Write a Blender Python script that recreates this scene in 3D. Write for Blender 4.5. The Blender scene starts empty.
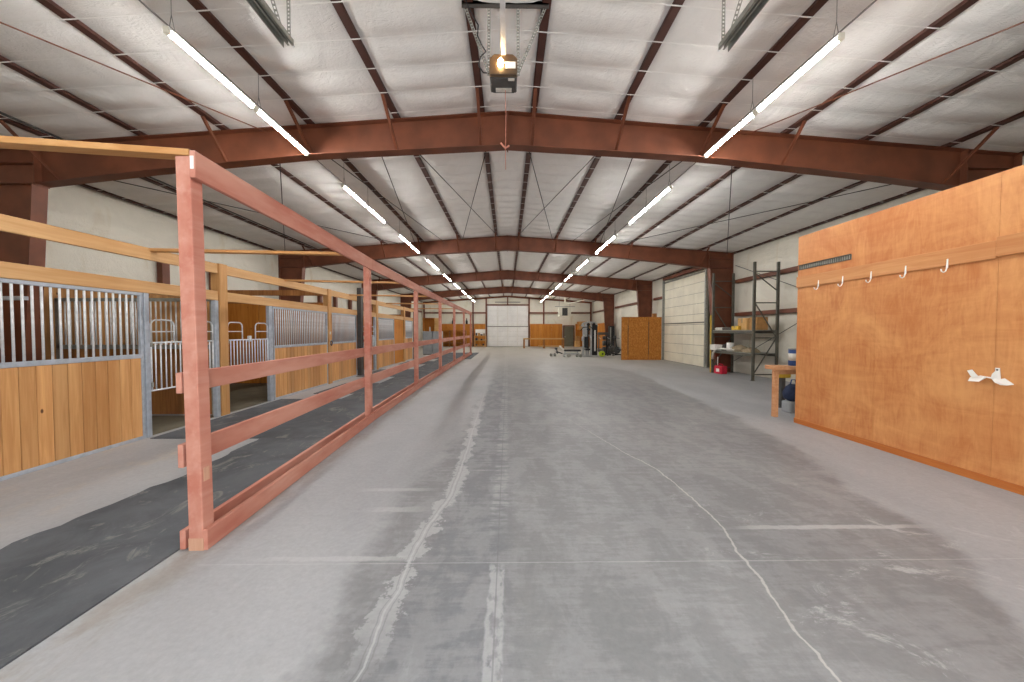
import bpy, math, random
from mathutils import Vector, Matrix
random.seed(7)
scene = bpy.context.scene
COL = scene.collection
R = math.radians
BX, BY = 8.90, 37.1            # half width and far end of the barn
FY = -1.75                     # near end wall

# ------------------------------------------------------------------ camera, sky, exposure
cam_d = bpy.data.cameras.new('camera'); cam = bpy.data.objects.new('camera', cam_d); COL.objects.link(cam)
cam.location = (0, 0, 1.6)
cam.rotation_euler = (R(90) - math.atan(10 / 360), 0, -math.atan(4.3 / 360))
cam_d.sensor_width = 36; cam_d.lens = 360 / 1024 * 36; cam_d.clip_start = 0.05; cam_d.clip_end = 200
scene.camera = cam
w = bpy.data.worlds.new('daylight'); scene.world = w; w.use_nodes = True
bg = w.node_tree.nodes['Background']; bg.inputs[0].default_value = (0.93, 0.97, 1.0, 1); bg.inputs[1].default_value = 2.0
scene.view_settings.view_transform = 'Standard'; scene.view_settings.look = 'None'
scene.view_settings.gamma = 1; scene.view_settings.use_curve_mapping = False
scene.view_settings.exposure = 0.46
LAMP = 104.0
ld = bpy.data.lights.new('daylight_in_doorway', 'AREA'); ld.shape = 'RECTANGLE'; ld.size = 4.1; ld.size_y = 4.0
ld.energy = 120; ld.color = (0.95, 0.98, 1.0)
lo = bpy.data.objects.new('daylight_in_doorway', ld); COL.objects.link(lo)
lo.location = (0, FY - 0.1, 2.1); lo.rotation_euler = (R(90), 0, 0)

# ------------------------------------------------------------------ materials
def lin(h):
    c = [((h >> s) & 255) / 255 for s in (16, 8, 0)]
    return tuple((v / 12.92 if v <= .04045 else ((v + .055) / 1.055) ** 2.4) for v in c) + (1,)
class NT:
    def __init__(s, name):
        s.m = bpy.data.materials.new(name); s.m.use_nodes = True
        s.t = s.m.node_tree; s.b = s.t.nodes['Principled BSDF']
        s.tc = s.t.nodes.new('ShaderNodeTexCoord')
    def n(s, k, **kw):
        nd = s.t.nodes.new('ShaderNode' + k)
        for a, v in kw.items(): setattr(nd, a, v)
        return nd
    def l(s, a, b): s.t.links.new(a, b)
    def val(s, sock, v):
        if isinstance(v, (int, float, tuple)): sock.default_value = v
        else: s.l(v, sock)
    def math(s, op, a, b=0.0, c=None, clamp=False):
        nd = s.n('Math', operation=op, use_clamp=clamp)
        s.val(nd.inputs[0], a); s.val(nd.inputs[1], b)
        if c is not None: s.val(nd.inputs[2], c)
        return nd.outputs[0]
    def co(s, scale=(1, 1, 1), src='Object'):
        mp = s.n('Mapping'); s.l(s.tc.outputs[src], mp.inputs[0]); mp.inputs['Scale'].default_value = scale
        return mp.outputs[0]
    def noise(s, scale=(1, 1, 1), sc=1.0, detail=3, rough=.5, dist=0.0, src='Object'):
        nd = s.n('TexNoise'); s.l(s.co(scale, src), nd.inputs['Vector'])
        nd.inputs['Scale'].default_value = sc; nd.inputs['Detail'].default_value = detail
        nd.inputs['Roughness'].default_value = rough; nd.inputs['Distortion'].default_value = dist
        return nd.outputs[0]
    def step(s, v, a, b):
        nd = s.n('MapRange', interpolation_type='SMOOTHSTEP'); s.val(nd.inputs[0], v)
        nd.inputs[1].default_value = a; nd.inputs[2].default_value = b
        return nd.outputs[0]
    def mix(s, f, a, b):
        nd = s.n('Mix', data_type='RGBA'); s.val(nd.inputs[0], f); s.val(nd.inputs[6], a); s.val(nd.inputs[7], b)
        return nd.outputs[2]
    def scale(s, col, f):
        nd = s.n('VectorMath', operation='SCALE'); s.val(nd.inputs[0], col); s.val(nd.inputs[3], f); return nd.outputs[0]
    def bump(s, h, strength=.3, dist=.01):
        nd = s.n('Bump'); s.l(h, nd.inputs['Height']); nd.inputs['Strength'].default_value = strength
        nd.inputs['Distance'].default_value = dist; s.l(nd.outputs[0], s.b.inputs['Normal'])
    def fin(s, col, rough=.6, metal=0.0, spec=.5):
        s.val(s.b.inputs['Base Color'], col); s.val(s.b.inputs['Roughness'], rough)
        s.b.inputs['Metallic'].default_value = metal; s.b.inputs['Specular IOR Level'].default_value = spec
        return s.m
def plain(name, h, rough=.6, metal=0.0, var=.18, sc=6.0, spec=.4, bump=0.0, stretch=(1, 1, 1)):
    t = NT(name); c = lin(h); n = t.noise(stretch, sc, 4)
    d = tuple(v * (1 - var) for v in c[:3]) + (1,); e = tuple(min(1, v * (1 + var)) for v in c[:3]) + (1,)
    if bump: t.bump(n, bump, .01)
    return t.fin(t.mix(t.step(n, .3, .7), d, e), rough, metal, spec)
def wood(name, h1, h2, axis='z', boards=None, rough=.6, fine=1.0, seam=None):
    """grain runs along axis; boards = width of each board along the other horizontal (y) axis"""
    t = NT(name); k = {'x': (.06, 1, 1), 'y': (1, .06, 1), 'z': (1, 1, .06)}[axis]
    g = t.noise(k, 22 * fine, 4, .6, .6); b = t.noise(k, 3.0, 3, .5, 1.0)
    f = t.math('ADD', t.math('MULTIPLY', g, .5), t.math('MULTIPLY', b, .5))
    col = t.mix(t.step(f, .32, .68), lin(h1), lin(h2))
    if boards:
        ge = t.n('NewGeometry'); col = t.scale(col, t.math('MULTIPLY_ADD', ge.outputs['Random Per Island'], .34, .80))
    kn = t.n('TexVoronoi'); t.l(t.co(tuple(v * .5 + .5 if v < 1 else 1 for v in k)), kn.inputs['Vector']); kn.inputs['Scale'].default_value = 3.2
    kf = t.step(kn.outputs['Distance'], .03, .055)
    col = t.mix(kf, lin(0x5a3418), col)
    t.bump(g, .12, .004)
    return t.fin(col, rough, 0, .35)
M = {}
M['steel'] = plain('rust_primer_steel', 0x70402B, .5, 0, .22, 2.2)
M['purlin'] = plain('purlin_primer', 0x4C2E26, .55, 0, .2, 3)
M['galv'] = plain('galvanised_steel', 0xDADCDE, .4, .1, .1, 14)
M['galvpost'] = plain('blue_grey_galvanised', 0xABB2BC, .45, .25, .12, 10)
M['galvdark'] = plain('weathered_galvanised', 0x94948C, .5, .15, .15, 14)
M['rackgreen'] = plain('dark_olive_paint', 0x58564C, .5, .1, .15, 9)
M['black'] = plain('black_paint', 0x1D1D1F, .5, 0, .15, 9)
M['darkpost'] = plain('dark_grey_steel', 0x4A4541, .6, .1, .15, 6)
M['white'] = plain('white_paint', 0xEDEBE6, .5, 0, .04, 6)
M['offwhite'] = plain('cream_plastic', 0xDDD8C8, .5, 0, .05, 6)
M['doorwhite'] = plain('white_door_steel', 0xF3F2F0, .45, 0, .05, 1.5)
M['doorcream'] = plain('cream_door_panel', 0xE2DCC8, .5, 0, .06, 1.5)
M['doorline'] = plain('door_joint_grey', 0x6F6C62, .6, 0, .1, 6)
M['grey'] = plain('grey_locker_paint', 0x9FA3A6, .5, .1, .08, 5)
M['darkgrey'] = plain('dark_grey_plastic', 0x4B4A48, .5, 0, .15, 8)
M['doorgrey'] = plain('grey_green_door', 0x6C6A58, .6, 0, .08, 4)
M['red'] = plain('red_plastic', 0xC8203A, .45, 0, .1, 8)
M['blue'] = plain('blue_paint', 0x2C4C86, .45, 0, .15, 8)
M['navy'] = plain('navy_cloth', 0x2A3550, .9, 0, .25, 12)
M['yellow'] = plain('yellow_plastic', 0xD9B23A, .5, 0, .15, 8)
M['lime'] = plain('lime_rubber', 0xB4C832, .6, 0, .15, 8)
M['card'] = plain('brown_cardboard', 0xB88A54, .85, 0, .12, 7)
M['cardlight'] = plain('pale_cardboard', 0xCFA468, .85, 0, .12, 7)
M['paper'] = plain('paper_and_plastic', 0xD4D0C6, .8, 0, .12, 14)
M['tan'] = plain('tan_sack', 0x9A8A70, .9, 0, .25, 10, bump=.3)
M['ropered'] = plain('red_rope', 0xC4806C, .9, 0, .2, 30)
M['cable'] = plain('dark_cable', 0x3A3836, .6, 0, .1, 10)
M['cablegrey'] = plain('grey_cable', 0x7B7875, .6, 0, .1, 10)
M['strap'] = plain('white_banding', 0xEFEDE9, .5, 0, .03, 6)
M['roofdark'] = plain('roof_sheet', 0x4A4038, .9, 0, .1, 3)
M['vinyl'] = plain('black_vinyl', 0x232326, .45, 0, .1, 8)
M['chrome'] = plain('silver_frame_paint', 0xB5B8B8, .35, .4, .08, 8)
M['header'] = wood('honey_timber', 0xB88A56, 0xCFA676, 'y', None, .6)
M['post'] = wood('honey_timber_post', 0xB07E4A, 0xCB9C66, 'z', None, .6)
M['tie'] = wood('honey_timber_tie', 0xBA824A, 0xD0A06A, 'x', None, .6)
M['boards'] = wood('stall_boards', 0xB67F4A, 0xD5A36C, 'z', True, .6)
M['backboards'] = wood('old_stall_boards', 0x85562E, 0xAE7844, 'z', True, .75)
M['lining'] = wood('stall_lining_boards', 0x93683C, 0xB98A54, 'z', True, .75)
M['stallmat'] = plain('dusty_stall_mat', 0x6C6656, .9, 0, .14, 3)
M['bench'] = wood('bench_timber', 0xC48658, 0xDBA67C, 'y', None, .6)
M['railwood'] = wood('orange_stained_rail', 0xBC7A48, 0xD29C68, 'y', None, .55)
M['kick'] = wood('orange_kick_board', 0xB0602A, 0xC8803F, 'y', None, .55)
M['benchx'] = wood('bench_timber_far', 0xB98A4C, 0xD5AE72, 'x', None, .6)
M['ply'] = wood('interior_plywood', 0xB06A1E, 0xCB8736, 'z', None, .65)

def mk_partition():
    t = NT('orange_plywood'); g = t.noise((1, 1.0, .16), 11, 5, .65, 1.8); b = t.noise((1, 1, .7), 1.3, 5, .65, 1.2); h = t.noise((1, .3, 1.4), 3.4, 5, .65, 1.4)
    f = t.math('ADD', t.math('MULTIPLY', g, .26), t.math('ADD', t.math('MULTIPLY', b, .50), t.math('MULTIPLY', h, .24)))
    col = t.mix(t.step(f, .34, .66), lin(0xB96F3B), lin(0xDA9C62))
    sc = t.noise((1, 1, .5), 3.5, 5, .75, .4)
    col = t.mix(t.math('MULTIPLY', t.step(sc, .62, .78), .35), col, lin(0xE0B088))
    t.bump(g, .06, .003)
    return t.fin(col, .5, 0, .4)
M['partition'] = mk_partition()
def mk_osb():
    t = NT('osb_board'); v = t.n('TexVoronoi'); t.l(t.co((1, 1, .55)), v.inputs['Vector']); v.inputs['Scale'].default_value = 26
    n = t.noise((1, 1, 1), 4, 4)
    col = t.mix(v.outputs['Color'], lin(0xA0601E), lin(0xCF8E44)); col = t.mix(t.math('MULTIPLY', t.step(n, .4, .7), .5), col, lin(0xB4702A))
    return t.fin(col, .7, 0, .3)
M['osb'] = mk_osb()
def mk_redpaint():
    t = NT('faded_red_fence_paint'); n = t.noise((1, .25, 1), 3, 4, .6); g = t.noise((1, .1, 1), 14, 4, .6); s = t.noise((1, .5, 1), 9, 5, .7)
    col = t.mix(t.step(n, .3, .7), lin(0xB66F5D), lin(0xCD9481)); col = t.mix(t.math('MULTIPLY', t.step(g, .45, .75), .35), col, lin(0xD8AC9C))
    col = t.mix(t.math('MULTIPLY', t.step(s, .70, .76), .6), col, lin(0xC9A08A))
    t.bump(g, .08, .003)
    return t.fin(col, .6, 0, .3)
M['redpaint'] = mk_redpaint()
M['redworn'] = wood('worn_post_foot', 0xBC8A70, 0xD0A68C, 'z', None, .8)
def mk_liner(name, h, bump=.5, stain=None, rough=.42):
    t = NT(name)
    a = t.noise((1, .5, 1), 2.2, 5, .62, 1.6); b = t.noise((1, 2.2, 1), 7, 4, .6, 2.5)
    f = t.math('ADD', t.math('MULTIPLY', a, .7), t.math('MULTIPLY', b, .3))
    t.bump(f, bump, .035)
    c = lin(h); col = t.mix(t.step(a, .3, .7), tuple(v * .94 for v in c[:3]) + (1,), c)
    if stain:
        s = t.noise((1, 1.3, .35), 1.6, 4, .6, .5)
        col = t.mix(t.math('MULTIPLY', t.step(s, .56, .78), .4), col, lin(stain))
    return t.fin(col, rough, 0, .5)
M['liner'] = mk_liner('white_vinyl_roof_liner', 0xECEAE6, .8)
M['wallliner'] = mk_liner('cream_vinyl_wall_liner', 0xE8E3D4, 1.0, 0xBFA878)
M['rubber'] = None
def mk_rubber():
    t = NT('black_rubber_mat'); n = t.noise((1, 1, 1), 1.4, 6, .7, .6); f = t.noise((1, 1, 1), 40, 3, .6); s = t.noise((1, .5, 1), 3.2, 6, .75, 1.0)
    col = t.mix(t.step(n, .3, .7), lin(0x4C4F53), lin(0x626569)); col = t.mix(t.math('MULTIPLY', t.step(s, .54, .66), .5), col, lin(0x96948E))
    t.bump(f, .3, .004)
    return t.fin(col, .85, 0, .3)
M['rubber'] = mk_rubber()
def mk_emit(name, col, s):
    t = NT(name); t.b.inputs['Emission Color'].default_value = col; t.b.inputs['Emission Strength'].default_value = s
    return t.fin((.9, .9, .9, 1), .4)
M['tube'] = mk_emit('lit_led_tube', (1.0, .985, .96, 1), LAMP)
M['bulb'] = mk_emit('lit_bulb', (1.0, .66, .30, 1), 26)
def mk_lens():
    t = NT('amber_opener_lens'); t.b.inputs['Transmission Weight'].default_value = .6
    return t.fin(lin(0x80664A), .4)
M['lens'] = mk_lens()

def curve_node(t, v, pts, v0, v1, o0, o1):
    """piecewise map of v through (v, out) points"""
    a = t.n('MapRange'); t.val(a.inputs[0], v); a.inputs[1].default_value = v0; a.inputs[2].default_value = v1
    fc = t.n('FloatCurve'); t.l(a.outputs[0], fc.inputs['Value'])
    c = fc.mapping.curves[0]; P = [((x - v0) / (v1 - v0), (y - o0) / (o1 - o0)) for x, y in pts]
    c.points[0].location = P[0]; c.points[1].location = P[-1]
    for p in P[1:-1]: c.points.new(*p)
    for p in c.points: p.handle_type = 'VECTOR'
    fc.mapping.update()
    b = t.n('MapRange'); t.l(fc.outputs[0], b.inputs[0]); b.inputs[3].default_value = o0; b.inputs[4].default_value = o1
    return b.outputs[0]
def mk_floor():
    t = NT('worn_concrete'); sp = t.n('SeparateXYZ'); t.l(t.tc.outputs['Object'], sp.inputs[0]); X, Y = sp.outputs[0], sp.outputs[1]
    big = t.noise((1, .45, 1), .8, 5, .6, .4); med = t.noise((1.2, .6, 1), 3.2, 6, .68, .5); fine = t.noise((1, 1, 1), 26, 5, .7); brush = t.noise((.5, 3.0, 1), 5, 5, .7)
    wob = t.math('SUBTRACT', t.noise((1, 1, 1), 1.6, 5, .65), .5); wob2 = t.math('SUBTRACT', t.noise((1, 1, 1), 6, 4, .6), .5)
    base = t.mix(t.step(big, .3, .7), lin(0x9D9EA1), lin(0xABACAE)); base = t.mix(t.math('MULTIPLY', t.step(med, .5, .75), .35), base, lin(0x9C9C9D))
    # worn, darker sealed middle of the slab
    lb = curve_node(t, Y, [(-4, -1.3), (1.2, -1.1), (1.7, -.92), (2.5, -1.0), (3.4, -1.1), (4.5, -.85), (6.4, -.66), (10.6, -.58), (15, -.5), (22, -.3), (40, -.2)], -4, 40, -2, 2)
    rb = curve_node(t, Y, [(-4, 2.4), (1.2, 2.45), (1.9, 2.8), (2.6, 3.35), (2.9, 3.45), (3.6, 3.5), (4.8, 3.95), (6.4, 4.2), (9, 4.5), (14, 4.9), (19, 3.2), (24, 1.2), (40, 1.0)], -4, 40, 0, 6)
    xw = t.math('ADD', X, t.math('ADD', t.math('MULTIPLY', wob, .55), t.math('MULTIPLY', wob2, .22)))
    inL = t.step(t.math('SUBTRACT', xw, lb), -.10, .14); inR = t.step(t.math('SUBTRACT', rb, xw), -.08, .10)
    inside = t.math('MULTIPLY', inL, inR)
    patch = t.step(t.math('ADD', t.math('MULTIPLY', med, .6), t.math('MULTIPLY', brush, .4)), .45, .56)
    patchy = t.math('MULTIPLY_ADD', patch, -.36, 1.0)
    dark = t.mix(t.step(big, .35, .7), lin(0x7D7E80), lin(0x8C8D8E))
    # bluish, darkest wheel track left of the middle
    tl = t.math('MULTIPLY', t.step(X, -.72, -.5), t.step(X, .12, -.12)); tr = t.math('MULTIPLY', tl, t.step(Y, 19, 11))
    trk = t.math('MULTIPLY', tr, t.math('MULTIPLY_ADD', patch, -.4, .95))
    dark = t.mix(trk, dark, lin(0x7A7C80))
    far = t.math('MULTIPLY_ADD', t.step(Y, 9, 22), -.55, 1.0)
    col = t.mix(t.math('MULTIPLY', t.math('MULTIPLY', inside, patchy), far), base, dark)
    # pale scuffs, strongest toward the lower right of the slab
    sc = t.noise((.75, 1.0, 1), 2.4, 7, .78, .9)
    zone = t.math('MULTIPLY', t.step(X, .9, 1.9), t.step(Y, 4.4, 2.2))
    scm = t.math('MULTIPLY', t.step(sc, .56, .66), t.math('MULTIPLY_ADD', zone, .75, .12))
    col = t.mix(scm, col, lin(0xB2B3B5))
    sm = t.step(t.noise((2.5, .5, 1), 2.0, 6, .7, .6), .60, .74); col = t.mix(t.math('MULTIPLY', sm, .25), col, lin(0xAEAFB0))
    # patched joints: pale mortar along the left crack with a dark hairline in it
    lc = curve_node(t, Y, [(-4, -.9), (1.3, -.80), (1.61, -.685), (2.0, -.702), (2.2, -.671), (2.47, -.691), (2.85, -.662), (3.42, -.555), (4.54, -.543), (6.44, -.571), (10.6, -.614), (40, -.6)], -4, 40, -2, 0)
    dl = t.math('ABSOLUTE', t.math('SUBTRACT', t.math('ADD', X, t.math('MULTIPLY', wob2, .045)), lc))
    mw = t.math('MULTIPLY_ADD', t.noise((1, 1, 1), 3.4, 5, .75), .46, -.165)
    mort = t.math('MULTIPLY', t.step(t.math('SUBTRACT', mw, dl), -.012, .012), t.math('MULTIPLY', t.step(Y, 12, 5), t.step(Y, 1.4, 2.2)))
    col = t.mix(t.math('MULTIPLY', mort, .7), col, lin(0xB6B7B9))
    hair = t.math('MULTIPLY', t.step(dl, .009, .003), t.step(Y, 12, 6))
    col = t.mix(t.math('MULTIPLY', hair, .6), col, lin(0xBFC0C1))
    hair2 = t.step(t.math('ABSOLUTE', t.math('SUBTRACT', dl, .022)), .006, .002)
    col = t.mix(t.math('MULTIPLY', t.math('MULTIPLY', hair2, t.step(Y, 6, 3.5)), .35), col, lin(0x6E6E70))
    # white crack on the right
    rc = curve_node(t, Y, [(-4, 1.4), (1.3, 1.49), (1.58, 1.517), (1.88, 1.542), (2.31, 1.645), (2.52, 1.66), (2.87, 1.76), (3.54, 1.763), (4.17, 1.721), (4.62, 1.552), (6.5, 1.1), (9, .9), (40, .9)], -4, 40, 0, 3)
    dr = t.math('ABSOLUTE', t.math('SUBTRACT', t.math('ADD', X, t.math('MULTIPLY', wob2, .07)), rc))
    col = t.mix(t.math('MULTIPLY', t.math('MULTIPLY', t.step(dr, .011, .004), t.step(Y, 7, 4)), .6), col, lin(0xD2CFCC))
    # centre saw joint with patched edges near the camera
    dc = t.math('ABSOLUTE', t.math('ADD', X, .072))
    pj = t.math('MULTIPLY', t.step(t.math('ADD', dc, t.math('MULTIPLY', wob2, .06)), .055, .04), t.step(Y, 2.45, 2.40))
    pj = t.math('MULTIPLY', pj, t.step(t.noise((2, 1.2, 1), 5, 4, .6), .38, .5))
    col = t.mix(t.math('MULTIPLY', pj, .7), col, lin(0xB2B3B5))
    pj2 = t.math('MULTIPLY', t.step(t.math('ADD', dc, t.math('MULTIPLY', wob2, .1)), .09, .05), t.step(Y, 2.6, 3.2))
    col = t.mix(t.math('MULTIPLY', t.math('MULTIPLY', pj2, t.step(brush, .4, .62)), .45), col, lin(0xB6B7B8))
    col = t.mix(t.math('MULTIPLY', t.step(dc, .006, .003), .55), col, lin(0x77777A))
    # cross joints
    for y, wd in ((2.445, .006), (6.2, .008), (10, .01), (13.8, .012)):
        d = t.math('ABSOLUTE', t.math('SUBTRACT', t.math('ADD', Y, t.math('MULTIPLY', wob2, .01)), y))
        j = t.math('MULTIPLY', t.step(d, wd, wd * .4), t.math('MULTIPLY', t.step(X, -2.2, -2.1), t.step(X, 4.9, 4.8)))
        col = t.mix(t.math('MULTIPLY', j, .45), col, lin(0xBCBDBE))
    # broad pale smear across the slab on the right, and one left of the crack
    for y, x0, x1, wd in ((2.865, 1.75, 3.6, .035), (2.50, -1.9, -.5, .03), (3.2, -1.35, -.6, .06), (3.6, -1.6, -.6, .04), (4.1, -.5, .0, .02)):
        d = t.math('ABSOLUTE', t.math('SUBTRACT', t.math('ADD', Y, t.math('MULTIPLY', wob2, .06)), y))
        j = t.math('MULTIPLY', t.step(d, wd, wd * .55), t.math('MULTIPLY', t.step(X, x0, x0 + .35), t.step(X, x1, x1 - .5)))
        col = t.mix(t.math('MULTIPLY', j, .75), col, lin(0xB5B6B7))
    # dust and straw by the stalls and along the far slab
    du = t.math('MULTIPLY', t.step(X, -3.2, -4.4), t.step(t.noise((1, .6, 1), 1.5, 5, .7), .48, .72))
    col = t.mix(t.math('MULTIPLY', du, .5), col, lin(0xBFAE92))
    fd = t.step(Y, 8, 30); col = t.mix(t.math('MULTIPLY', fd, .5), col, lin(0xC4B9A2))
    ed = t.math('MULTIPLY', t.step(t.math('ABSOLUTE', t.math('ADD', X, 2.27)), .28, .02), t.step(med, .42, .6))
    col = t.mix(t.math('MULTIPLY', ed, .45), col, lin(0x8F8474))
    col = t.scale(col, t.math('MULTIPLY_ADD', fine, .40, .80))
    col = t.scale(col, t.math('MULTIPLY_ADD', t.math('ABSOLUTE', wob2), -.25, 1.0))
    t.bump(fine, .12, .003)
    return t.fin(col, t.math('MULTIPLY_ADD', inside, -.14, .62), 0, .4)
M['floor'] = mk_floor()

# ------------------------------------------------------------------ mesh helpers
class MB:
    def __init__(s): s.v = []; s.f = []
    def add(s, vs, fs):
        o = len(s.v); s.v += [tuple(p) for p in vs]; s.f += [tuple(i + o for i in f) for f in fs]; return s
    def box(s, x0, x1, y0, y1, z0, z1):
        return s.add([(x, y, z) for x in (x0, x1) for y in (y0, y1) for z in (z0, z1)],
                     [(0, 1, 3, 2), (4, 6, 7, 5), (0, 4, 5, 1), (2, 3, 7, 6), (0, 2, 6, 4), (1, 5, 7, 3)])
    def bar(s, a, b, w, h, up=(0, 0, 1)):
        a, b = Vector(a), Vector(b); d = (b - a).normalized(); u = Vector(up)
        if abs(d.dot(u)) > .98: u = Vector((0, 1, 0))
        r = d.cross(u).normalized(); u = r.cross(d)
        vs = [p + r * (sx * w / 2) + u * (sz * h / 2) for p in (a, b) for sx, sz in ((-1, -1), (1, -1), (1, 1), (-1, 1))]
        return s.add(vs, [(0, 3, 2, 1), (4, 5, 6, 7), (0, 1, 5, 4), (1, 2, 6, 5), (2, 3, 7, 6), (3, 0, 4, 7)])
    def tube(s, pts, r, n=8):
        pts = [Vector(p) for p in pts]; rings = []; prev = None
        for i, p in enumerate(pts):
            d = (pts[min(i + 1, len(pts) - 1)] - pts[max(i - 1, 0)]).normalized()
            u = Vector((0, 0, 1)) if abs(d.z) < .95 else Vector((0, 1, 0))
            if prev is not None: u = prev
            a = d.cross(u)
            if a.length < 1e-4: a = d.cross(Vector((1, 0, 0)))
            a.normalize(); u = a.cross(d).normalized(); prev = u
            rings.append([p + (a * math.cos(2 * math.pi * k / n) + u * math.sin(2 * math.pi * k / n)) * r for k in range(n)])
        vs = [q for ring in rings for q in ring]; fs = []
        for i in range(len(pts) - 1):
            for k in range(n):
                fs.append((i * n + k, i * n + (k + 1) % n, (i + 1) * n + (k + 1) % n, (i + 1) * n + k))
        fs.append(tuple(range(n))[::-1]); fs.append(tuple((len(pts) - 1) * n + k for k in range(n)))
        return s.add(vs, fs)
    def lathe(s, c, prof, n=16, axis='z'):
        vs = []; fs = []
        for r, h in prof:
            for k in range(n):
                a = 2 * math.pi * k / n; x, y = r * math.cos(a), r * math.sin(a)
                p = (x, y, h) if axis == 'z' else ((h, x, y) if axis == 'x' else (x, h, y))
                vs.append((c[0] + p[0], c[1] + p[1], c[2] + p[2]))
        for i in range(len(prof) - 1):
            for k in range(n):
                fs.append((i * n + k, i * n + (k + 1) % n, (i + 1) * n + (k + 1) % n, (i + 1) * n + k))
        fs.append(tuple(range(n))[::-1]); fs.append(tuple((len(prof) - 1) * n + k for k in range(n)))
        return s.add(vs, fs)
    def prism(s, poly, axis, a0, a1):
        """poly in the two other axes, extruded along axis"""
        def P(p, a): return {'y': (p[0], a, p[1]), 'x': (a, p[0], p[1]), 'z': (p[0], p[1], a)}[axis]
        n = len(poly)
        return s.add([P(p, a0) for p in poly] + [P(p, a1) for p in poly],
                     [tuple(range(n))[::-1], tuple(range(n, 2 * n))] + [(i, (i + 1) % n, (i + 1) % n + n, i + n) for i in range(n)])
    def build(s, name, mat, parent=None, bevel=0, smooth=False, at=None):
        me = bpy.data.meshes.new(name); off = Vector(at) if at else Vector((0, 0, 0))
        me.from_pydata([Vector(p) - off for p in s.v], [], s.f)
        me.materials.append(M[mat] if isinstance(mat, str) else mat)
        import bmesh
        bm = bmesh.new(); bm.from_mesh(me); bmesh.ops.recalc_face_normals(bm, faces=bm.faces); bm.to_mesh(me); bm.free()
        if smooth:
            for p in me.polygons: p.use_smooth = True
        o = bpy.data.objects.new(name, me); COL.objects.link(o); o.location = off
        if parent is not None: o.parent = parent
        if bevel:
            b = o.modifiers.new('edge', 'BEVEL'); b.width = bevel; b.segments = 1; b.limit_method = 'ANGLE'
        return o
def tag(o, label, cat, group=None, kind=None):
    o['label'] = label; o['category'] = cat
    if group: o['group'] = group
    if kind: o['kind'] = kind
    return o
def thing(name, label, cat, loc=(0, 0, 0), group=None, rz=0):
    o = bpy.data.objects.new(name, None); COL.objects.link(o); o.empty_display_size = .1
    o.location = loc; o.rotation_euler.z = rz
    return tag(o, label, cat, group)
def struct(o): o['kind'] = 'structure'; return o
def dup(root, loc, label=None, rz=None):
    r = root.copy(); COL.objects.link(r); r.location = loc
    if rz is not None: r.rotation_euler.z = rz
    if label: r['label'] = label
    for ch in list(root.children):
        c = ch.copy(); COL.objects.link(c); c.parent = r
        for g in list(ch.children):
            d = g.copy(); COL.objects.link(d); d.parent = c
    return r
def world_to(root, mb):           # shift world-space vertices to the local space of an unrotated thing
    L = root.location
    mb.v = [(x - L.x, y - L.y, z - L.z) for x, y, z in mb.v]; return mb
def ordn(i): return ['first', 'second', 'third', 'fourth', 'fifth', 'sixth', 'seventh', 'eighth', 'ninth', 'tenth', 'eleventh', 'twelfth', 'thirteenth', 'fourteenth', 'fifteenth', 'sixteenth', 'seventeenth', 'eighteenth', 'nineteenth', 'twentieth'][i]

def zc(x): return 5.24 - .074 * abs(x)
FRAMES = [6.15, 13.9, 21.65, 29.4]
PX = [-8.76, -7.4, -6.0, -4.65, -3.25, -1.83, -.43, .43, 1.83, 3.25, 4.65, 6.0, 7.4, 8.76]

# ------------------------------------------------------------------ shell
m = MB(); m.box(-12, 12, -8, 38, -.3, 0); struct(m.build('floor', 'floor'))
def near_frame(y): return min(1, min(abs(y - f) for f in FRAMES + [BY]) / .35)
m = MB(); rnd = random.Random(3)
ycells = [(FY, FY + .346)]; y = FY + .346
while y < BY - .01:
    ycells.append((y, min(BY, y + .487))); y += .487
for g in range(len(PX) - 1):
    a, b = PX[g] + .05, PX[g + 1] - .05
    nu, nv = 9, 5
    rows = []
    for ci, (y0, y1) in enumerate(ycells):
        amp = rnd.uniform(.032, .058); skew = rnd.uniform(-.25, .25); lean = rnd.uniform(-.2, .2)
        for j in range(nv if ci < len(ycells) - 1 else nv + 1):
            v = j / nv; yy = y0 + (y1 - y0) * v; row = []
            for i in range(nu):
                u = i / (nu - 1); xx = a + (b - a) * u
                pu = max(0, math.sin(math.pi * u)) ** .55; pv = max(0, math.sin(math.pi * min(1, max(0, v + skew * v * (1 - v))))) ** .62
                nf = near_frame(yy)
                zz = zc(xx) + .035 * (1 - pu) - nf * amp * pu * pv * (1 + lean * (2 * u - 1)) + rnd.uniform(-.0035, .0035) + .012 * (1 - nf)
                row.append((xx, yy, zz))
            rows.append(row)
    o0 = len(m.v)
    for row in rows: m.v += row
    for r in range(len(rows) - 1):
        for i in range(nu - 1):
            k = o0 + r * nu + i; m.f.append((k, k + 1, k + 1 + nu, k + nu))
ceil = struct(m.build('ceiling', 'liner', None, 0, True))
m = MB()
for y0, _ in ycells[1:]:
    if near_frame(y0) < .4: continue
    for sgn in (-1, 1):
        m.bar((0, y0, zc(0) - .004), (sgn * 8.72, y0, zc(8.72) - .004), .015, .003)
m.build('strap', 'strap', ceil)
m = MB()
m.prism([(-9.0, zc(9) + .24), (0, zc(0) + .24), (9.0, zc(9) + .24), (9.0, zc(9) + .3), (0, zc(0) + .3), (-9.0, zc(9) + .3)], 'y', FY - .2, BY + .2)
m.build('roof_sheet', 'roofdark', ceil)
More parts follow.
